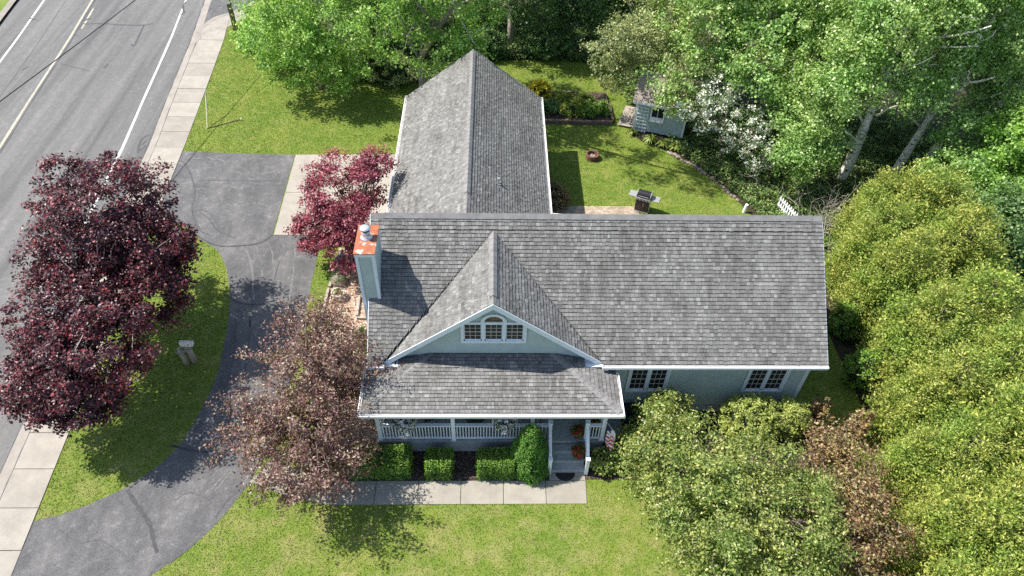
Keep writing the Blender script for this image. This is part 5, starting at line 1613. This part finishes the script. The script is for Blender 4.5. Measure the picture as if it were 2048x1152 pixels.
# picket fence panel
pf = thing('picket_fence', 'short white picket fence panel behind the main roof', 'fence', (15.1, 28.4, 0))
fa, fb = Vector((14.85, 28.9, 0)), Vector((15.35, 27.3, 0))
for z in (0.2, 0.55): MB().beam(fa + Vector((0, 0, z)), fb + Vector((0, 0, z)), 0.04, 0.08).build('rail', M['railing'], pf)
dn = (fb - fa).normalized()
for k in range(9):
    p = fa + dn * (0.1 + k * 0.18)
    s_ = dn * 0.045
    t_ = Vector((-dn.y, dn.x, 0)) * 0.012
    q = [p - s_ - t_ * 2.8, p + s_ - t_ * 2.8, p + s_ - t_ * 2.8 + Vector((0, 0, 0.72)), p - t_ * 2.8 + Vector((0, 0, 0.8)), p - s_ - t_ * 2.8 + Vector((0, 0, 0.72))]
    MB().prism(q, t_ * 1.2).build('picket', M['railing'], pf)
# bare brush
bp_ = thing('brush_pile', 'bare tangled brush behind the rear roof corner', 'brush', (16.6, 28.0, 0))
mb = MB()
for k in range(34):
    a = RNG.uniform(0, 6.28)
    b0 = np.array([16.6 + RNG.normal() * 0.5, 27.6 + RNG.normal() * 0.9, 0.0])
    e0 = b0 + [1.3 * math.cos(a), 1.0 * math.sin(a), RNG.uniform(0.8, 2.2)]
    pts = limb(mb, b0, e0, 0.022, 0.005, 0.14, 6, 5)
    for q in range(3):
        limb(mb, pts[2 + q], np.array(pts[2 + q]) + RNG.normal(size=3) * [0.5, 0.5, 0.3] + [0, 0, 0.35], 0.011, 0.003, 0.1, 4, 4)
mb.build('branches', M['palebark'], bp_)
db = thing('dead_branch', 'bare dead branch sprawling beside the white blossoms', 'branch', (14.2, 30.2, 0))
mb = MB()
pts = limb(mb, (15.0, 30.2, 0.1), (13.3, 30.5, 0.9), 0.05, 0.015, 0.08, 6, 6)
for k in range(9):
    i = int(RNG.integers(2, 6))
    limb(mb, pts[i], np.array(pts[i]) + RNG.normal(size=3) * [0.6, 0.5, 0.3], 0.016, 0.004, 0.1, 4, 5)
mb.build('branches', M['palebark'], db)

# garden shed
sh = thing('garden_shed', 'small pale blue garden shed half hidden by foliage', 'shed', (9.6, 36.2, 0))
M['shedwall'] = plain('pale_blue_shed_paint', (0.45, 0.54, 0.55), 0.6, 0.08, 3)
M['shedroof'] = plain('brown_shed_shingle', (0.3, 0.25, 0.22), 0.9, 0.2, 10, bumpd=0.01)
so_, su = Vector((8.15, 35.75, 0)), Vector((0.945, -0.327, 0))
sv = Vector((0.327, 0.945, 0))
def S_(a, b, z): return so_ + su * a + sv * b + Vector((0, 0, z))
MB().prism([S_(0, 0, 0.1), S_(2.9, 0, 0.1), S_(2.9, 0, 2.1), S_(0, 0, 2.1)], sv * 2.4).build('wall', M['shedwall'], sh)
for a in (0.0, 2.9):
    MB().prism([S_(a, 0, 2.1), S_(a, 2.4, 2.1), S_(a, 1.2, 3.1)], su * (0.02 if a == 0 else -0.02)).build('gable', M['shedwall'], sh)
for b0 in (-0.22, 2.62):
    MB().prism([S_(-0.2, b0, 1.95), S_(3.1, b0, 1.95), S_(3.1, 1.2, 3.16), S_(-0.2, 1.2, 3.16)], (0, 0, 0.07)).build('roof', M['shedroof'], sh)
MB().prism([S_(-0.2, -0.23, 1.9), S_(3.1, -0.23, 1.9), S_(3.1, -0.23, 2.03), S_(-0.2, -0.23, 2.03)], sv * -0.02).build('fascia', M['railing'], sh)
for a0, a1 in ((-0.01, 0.09), (2.81, 2.91)):
    MB().prism([S_(a0, -0.015, 0.1), S_(a1, -0.015, 0.1), S_(a1, -0.015, 2.1), S_(a0, -0.015, 2.1)], sv * -0.02).build('corner_board', M['railing'], sh)
wn_ = MB().prism([S_(0.95, -0.01, 1.15), S_(1.6, -0.01, 1.15), S_(1.6, -0.01, 1.8), S_(0.95, -0.01, 1.8)], sv * -0.015).build('window', M['glass'], sh)
for a0, a1, z0, z1 in ((0.87, 0.95, 1.05, 1.88), (1.6, 1.68, 1.05, 1.88), (0.95, 1.6, 1.8, 1.88), (0.95, 1.6, 1.05, 1.15), (1.26, 1.29, 1.15, 1.8)):
    MB().prism([S_(a0, -0.03, z0), S_(a1, -0.03, z0), S_(a1, -0.03, z1), S_(a0, -0.03, z1)], sv * -0.03).build('frame', M['railing'], wn_)
MB().prism([S_(0.87, -0.2, 0.92), S_(1.68, -0.2, 0.92), S_(1.68, -0.2, 1.04), S_(0.87, -0.2, 1.04)], sv * 0.18).build('window_box', M['railing'], sh)
tr = thing('trellis', 'white square lattice trellis on the front of the shed', 'trellis', tuple(S_(0.42, -0.12, 0)))
for k in range(4):
    a = 0.14 + k * 0.2
    MB().beam(S_(a, -0.1, 0), S_(a, -0.1, 1.75), 0.045, 0.03, (1, 0, 0)).build('slat', M['railing'], tr)
for k in range(8):
    MB().beam(S_(0.12, -0.135, 0.15 + 0.22 * k), S_(0.76, -0.135, 0.15 + 0.22 * k), 0.03, 0.05).build('slat', M['railing'], tr)
sd = thing('shed_deck', 'weathered plank deck at the shed entrance', 'deck', (7.9, 36.9, 0))
d0, d1 = Vector((7.45, 36.15, 0)), Vector((8.2, 38.2, 0))
for k in range(13):
    p = d0 + (d1 - d0) * (k / 13)
    MB().obox(p + Vector((0.35, -0.12, 0.12)), Vector((0.47, -0.16, 0)), (d1 - d0).normalized() * 0.072, (0, 0, 0.02)).build('plank', M['paletimber'], sd)
for k in (0.1, 0.9):
    MB().beam(d0 + Vector((k * 0.7, -k * 0.24, 0.05)), d1 + Vector((k * 0.7, -k * 0.24, 0.05)), 0.08, 0.1).build('joist', M['timber'], sd)

# mailbox on two posts
mbx = thing('mailbox', 'pale mailbox on two split log posts beside the driveway', 'mailbox', (-12.4, 18.6, 0))
MB().tube([(-12.58, 18.52, -0.05), (-12.62, 18.5, 0.95)], [0.12, 0.11], 10).build('post', M['paletimber'], mbx, True)
MB().tube([(-12.28, 18.62, -0.05), (-12.34, 18.6, 1.08)], [0.13, 0.12], 10).build('post', M['paletimber'], mbx, True)
MB().beam((-12.75, 18.36, 0.86), (-12.2, 18.46, 0.92), 0.02, 0.06).build('strap', M['metal'], mbx)
mbb = MB()
prof = [(-0.1, 0)] + [(-0.1 * math.cos(math.pi * i / 10), 0.11 + 0.1 * math.sin(math.pi * i / 10)) for i in range(11)] + [(0.1, 0)]
k = len(prof)
ends = [(-12.55, 18.62), (-12.05, 18.6)]
vs = [(ends[0][0], ends[0][1] + a, 1.1 + b) for a, b in prof] + [(ends[1][0], ends[1][1] + a, 1.1 + b) for a, b in prof]
mbb.add(vs, [tuple(range(k)), tuple(range(2 * k - 1, k - 1, -1))] + [(i, i + 1, i + k + 1, i + k) for i in range(k - 1)] + [(k - 1, 0, k, 2 * k - 1)])
mbo = mbb.build('box', M['gutter'], mbx)
MB().box(-12.045, -12.03, 18.51, 18.69, 1.11, 1.3).build('door', M['trim'], mbo)
MB().box(-12.2, -12.18, 18.49, 18.5, 1.2, 1.34).build('flag', M['red'], mbo)

# utility pole, guy wire, cable
up_ = thing('utility_pole', 'brown wooden utility pole at the sidewalk corner', 'utility pole', (-17.7, 47.3, 0))
MB().tube([(-17.7, 47.3, -0.1), (-17.7, 47.3, 5), (-17.72, 47.3, 10.5)], [0.17, 0.15, 0.12], 12).build('post', M['bark'], up_, True)
MB().box(-17.84, -17.56, 47.115, 47.14, 1.9, 2.3).build('notice_plate', M['metal'], up_)
MB().box(-18.7, -16.7, 47.24, 47.36, 9.6, 9.72).build('crossarm', M['timber'], up_)
gw_ = thing('guy_wire', 'taut guy wire with pale plastic guard anchored in the lawn', 'wire', (-16.38, 35.4, 0))
ga_, gb_ = Vector((-16.38, 35.4, 0)), Vector((-17.7, 47.2, 9.4))
MB().tube([ga_, gb_], 0.008, 6).build('strand', M['metal'], gw_)
MB().tube([ga_ + (gb_ - ga_) * 0.004, ga_ + (gb_ - ga_) * 0.16], 0.028, 8).build('guard', M['muntin'], gw_)
c0, c1 = Vector((-17.7, 47.3, 5.9)), Vector(G(0, 195, 6.3))
c2 = c1 + (c1 - c0) * 0.6
cable = MB().tube([c0 + (c2 - c0) * (i / 16) + Vector((0, 0, -0.15 * math.sin(math.pi * i / 16))) for i in range(17)], 0.022, 6).build('overhead_cable', M['black'])
tag(cable, 'black overhead cable running from the pole across the road', 'cable')
rod = MB().tube([(-16.38, 35.42, 0.03), (-14.72, 36.33, 0.05)], 0.02, 6).build('metal_rod', M['black'])
tag(rod, 'thin dark rod lying on the lawn beside the guy wire', 'rod')
MB().lathe((-14.67, 36.36, 0.06), [(0.01, -0.05), (0.045, -0.02), (0.045, 0.02), (0.01, 0.05)], 10).build('tip', M['white'], rod, True)

# side bed things
te = thing('timber_edging', 'timber edging along the wood chip bed', 'edging', (-7.4, 21, 0))
for a, b in (((-7.28, 25.4), (-7.42, 22.85)), ((-7.45, 22.75), (-7.5, 20.1)), ((-7.52, 20.0), (-7.56, 17.6)), ((-6.0, 22.3), (-5.95, 21.1)), ((-5.95, 21.0), (-5.2, 20.95))):
    MB().beam((*a, 0.07), (*b, 0.07), 0.12, 0.14).build('timber', M['paletimber'], te, bevel=0.01)
pt = thing('flower_pot', 'cream round pot with small plants in the chip bed', 'pot', (-6.92, 22.25, 0))
MB().lathe((-6.92, 22.25, 0.0), [(0.2, 0.0), (0.27, 0.3), (0.3, 0.32), (0.3, 0.38), (0.26, 0.38), (0.25, 0.33), (0.01, 0.33)], 24).build('bowl', M['pot'], pt, True)
rosette('leaves', None, (-6.92, 22.25, 0.33), 34, 0.2, 0.26, 0.035, 'fern', parent=pt)
mo = thing('mossy_boulder', 'grey mossy boulder beside the cream pot', 'boulder', (-7.05, 23.2, 0))
s = MB().lathe((0, 0, 0), [(0.3, -0.1), (0.38, 0.1), (0.34, 0.3), (0.2, 0.42), (0.03, 0.46)], 14)
s.v = [(-7.05 + p[0] * (1 + 0.1 * math.sin(p[2] * 9 + p[1] * 7)), 23.2 + p[1] * (1 + 0.12 * math.cos(p[0] * 8)), p[2]) for p in s.v]
s.build('rock', M['stone'], mo, True)
C = np.c_[-7.05 + RNG.normal(size=500) * 0.16, 23.2 + RNG.normal(size=500) * 0.16, 0.4 + RNG.normal(size=500) * 0.03]
put_leaves('moss', leaf_mesh(C, RNG.normal(size=(500, 3)) * 0.5 + [0, 0, 1], 0.06, 0.04), LM['weed'], mo)
ur = thing('stone_basin', 'shallow grey stone basin under the red maple', 'basin', (-6.9, 24.2, 0))
MB().lathe((-6.9, 24.2, 0), [(0.2, 0), (0.16, 0.25), (0.45, 0.42), (0.48, 0.46), (0.43, 0.46), (0.1, 0.36)], 24, False).build('bowl', M['foundation'], ur, True)

# porch things
def basket(x, lab):
    t = thing('hanging_basket', lab, 'hanging basket', (x, 14.05, 1.9), 'hanging flower baskets on the porch')
    MB().lathe((x, 14.2, 2.34), [(0.08, -0.16), (0.17, -0.08), (0.21, 0.04), (0.18, 0.04)], 18).build('basket', M['timber'], t, True)
    for k in range(3):
        a = k * 2.1
        MB().tube([(x + 0.19 * math.cos(a), 14.2 + 0.19 * math.sin(a), 2.37), (x, 14.3, 2.72)], 0.005, 5).build('hanger', M['black'], t)
    C, out = lobe_clumps([(x, 14.12, 2.36, 0.35, 0.3, 0.28)], 110, 0.7, 0.2)
    put_leaves('leaves', clump_leaves(C, out, 14, 0.1, 0.07, 0.05), LM['deep'], t)
    q = RNG.choice(len(C), 85, replace=False)
    put_leaves('flowers', clump_leaves(C[q] + out[q] * 0.06, out[q], 7, 0.08, 0.08, 0.08), LM['petal'], t)
basket(-3.05, 'pale flowering hanging basket at the left end of the porch')
basket(0.42, 'pale flowering hanging basket near the middle of the porch')
def flowerpot(x, y_, z, lab, s=1.0, r=0.22):
    t = thing('flower_planter', lab, 'planter', (x, y_, z), 'red flower planters at the porch steps')
    MB().lathe((x, y_, z), [(0.1 * s, 0.0), (0.14 * s, 0.22 * s), (0.155 * s, 0.23 * s), (0.155 * s, 0.27 * s), (0.12 * s, 0.27 * s)], 18).build('pot', M['black'], t, True)
    C, out = lobe_clumps([(x, y_, z + 0.36 * s, r, r, r * 0.8)], 60, 0.6, 0.25)
    put_leaves('leaves', clump_leaves(C, out, 12, 0.09, 0.09, 0.05), LM['iris'], t)
    q = RNG.choice(len(C), 42, replace=False)
    put_leaves('flowers', clump_leaves(C[q] + out[q] * 0.04, out[q], 7, 0.07, 0.07, 0.06), LM['redpetal'], t)
flowerpot(3.2, 14.55, PD, 'red flower planter at the top of the steps')
flowerpot(3.2, 13.9, PD * 0.5, 'red flower planter on the lower step')
flowerpot(3.85, 14.85, PD, 'bright red flowers on the porch beside the corner post', 1.1, 0.2)
mat_ = MB().prism([(2.72 + 0.36 * math.cos(math.pi + math.pi * i / 16), 13.42 + 0.32 * math.sin(math.pi + math.pi * i / 16), 0.032) for i in range(17)], (0, 0, 0.018)).build('doormat', M['black'])
tag(mat_, 'black half round doormat at the foot of the steps', 'doormat')
for k in range(1, 4):
    MB().tube([(2.72 + 0.09 * k * math.cos(math.pi + math.pi * i / 12), 13.41 + 0.08 * k * math.sin(math.pi + math.pi * i / 12), 0.05) for i in range(13)], 0.008, 5).build('rib', M['cabinet'], mat_)
bt_ = thing('bistro_table', 'round green bistro table on the porch', 'table', (-0.62, 14.95, PD))
M['green'] = plain('dark_green_metal', (0.05, 0.085, 0.06), 0.4, 0.2)
MB().lathe((-0.62, 14.95, PD), [(0.36, 0.70), (0.38, 0.71), (0.38, 0.725), (0.36, 0.735)], 28).build('top', M['green'], bt_)
MB().tube([(-0.62, 14.95, PD), (-0.62, 14.95, PD + 0.7)], 0.03, 10).build('stem', M['green'], bt_)
for k in range(3):
    a = k * 2.094
    MB().tube([(-0.62, 14.95, PD + 0.2), (-0.62 + 0.28 * math.cos(a), 14.95 + 0.28 * math.sin(a), PD + 0.01)], 0.018, 7).build('leg', M['green'], bt_)
cn = MB().lathe((-0.66, 14.9, PD + 0.737), [(0.05, 0), (0.06, 0.05), (0.05, 0.1)], 14).build('candle_jar', M['pot'])
tag(cn, 'small pale jar on the bistro table', 'jar')
def chair(x, y_, rz, lab):
    t = thing('porch_chair', lab, 'chair', (x, y_, PD), 'green metal chairs on the porch')
    c, s = math.cos(rz), math.sin(rz)
    T = lambda a, b, z: (x + a * c - b * s, y_ + a * s + b * c, PD + z)
    def pb_(name, pts, r): MB().tube([T(*p) for p in pts], r, 7).build(name, M['green'], t)
    for a in (-0.2, 0.2):
        pb_('leg', [(a, -0.2, 0), (a, -0.19, 0.44)], 0.014)
        pb_('leg', [(a, 0.24, 0), (a, 0.2, 0.44), (a, 0.26, 0.9)], 0.014)
    pb_('back_rail', [(-0.2, 0.26, 0.9), (0, 0.28, 0.95), (0.2, 0.26, 0.9)], 0.014)
    for a in (-0.1, 0, 0.1): pb_('back_slat', [(a, 0.2, 0.45), (a, 0.265, 0.92)], 0.01)
    m = MB().box(-0.22, 0.22, -0.22, 0.22, 0.43, 0.455)
    m.v = [T(*p) for p in m.v]
    m.build('seat', M['green'], t)
chair(-2.35, 15.15, 0.4, 'green metal chair on the porch left of the second post')
chair(0.25, 15.45, -2.6, 'green metal chair behind the bistro table')
chair(1.75, 15.3, -0.5, 'green metal chair on the porch beside the steps')
bx_ = thing('porch_bench', 'pale topped storage bench at the right end of porch', 'bench', (3.75, 15.6, PD))
MB().box(3.4, 3.95, 15.3, 16.05, PD, PD + 0.42).build('box', M['green'], bx_)
MB().box(3.37, 3.98, 15.27, 16.08, PD + 0.422, PD + 0.47).build('lid', M['paletimber'], bx_)
# blue bin beside the porch
bb = thing('blue_bin', 'blue ribbed plastic bin beside the right end of porch', 'bin', (5.45, 15.85, 0))
MB().prism([(5.2, 15.65, 0.0), (5.7, 15.65, 0.0), (5.75, 15.6, 0.7), (5.15, 15.6, 0.7)], (0, 0.4, 0)).build('tub', M['bluebin'], bb)
MB().box(5.12, 5.78, 15.57, 16.04, 0.702, 0.76).build('rim', M['black'], bb)
for k in range(5): MB().box(5.24 + 0.1 * k, 5.28 + 0.1 * k, 15.585, 15.62, 0.08, 0.68).build('rib', M['navy'], bb)

# flag on the right porch post, hanging furled
fg = thing('porch_flag', 'red and white striped flag hanging from the right porch post', 'flag', (4.2, 14.2, 1.5))
MB().tube([(4.1, 14.36, 2.05), (4.32, 13.92, 2.1)], 0.012, 8).build('staff', M['muntin'], fg)
MB().lathe((4.33, 13.9, 2.1), [(0.01, -0.03), (0.03, 0), (0.01, 0.03)], 10).build('finial', M['white'], fg, True)
def drape(u, v):
    """u across 0..1 (along the staff), v down 0..1"""
    w = 0.30 * (0.55 + 0.45 * math.sin(min(1, v * 1.3 + 0.25) * 1.57)) * (1 - 0.35 * max(0, v - 0.75) / 0.25)
    ang = u * 5.5
    return (4.27 + (u - 0.5) * w + 0.01 * math.sin(v * 5), 13.98 - (u - 0.5) * 0.2 + 0.035 * math.sin(ang * 2.2 + v * 2) - 0.12 * v, 2.06 - v * 0.95 - 0.12 * u * v)
nu, nv = 16, 26
cloth = {'red': MB(), 'white': MB(), 'navy': MB()}
for i in range(nu):
    for j in range(nv):
        u0, u1, v0, v1 = i / nu, (i + 1) / nu, j / nv, (j + 1) / nv
        stripe = int(math.floor((v0 * 10.5 + u0 * 3.2)))
        key = 'navy' if (v0 < 0.16 and u0 < 0.35) else 'white' if (v0 < 0.3) else ('red' if stripe % 2 else 'white')
        cloth[key].add([drape(u0, v0), drape(u1, v0), drape(u1, v1), drape(u0, v1)], [(0, 1, 2, 3)])
for key, mb in cloth.items(): mb.build(key + '_cloth', M[key], fg, True)
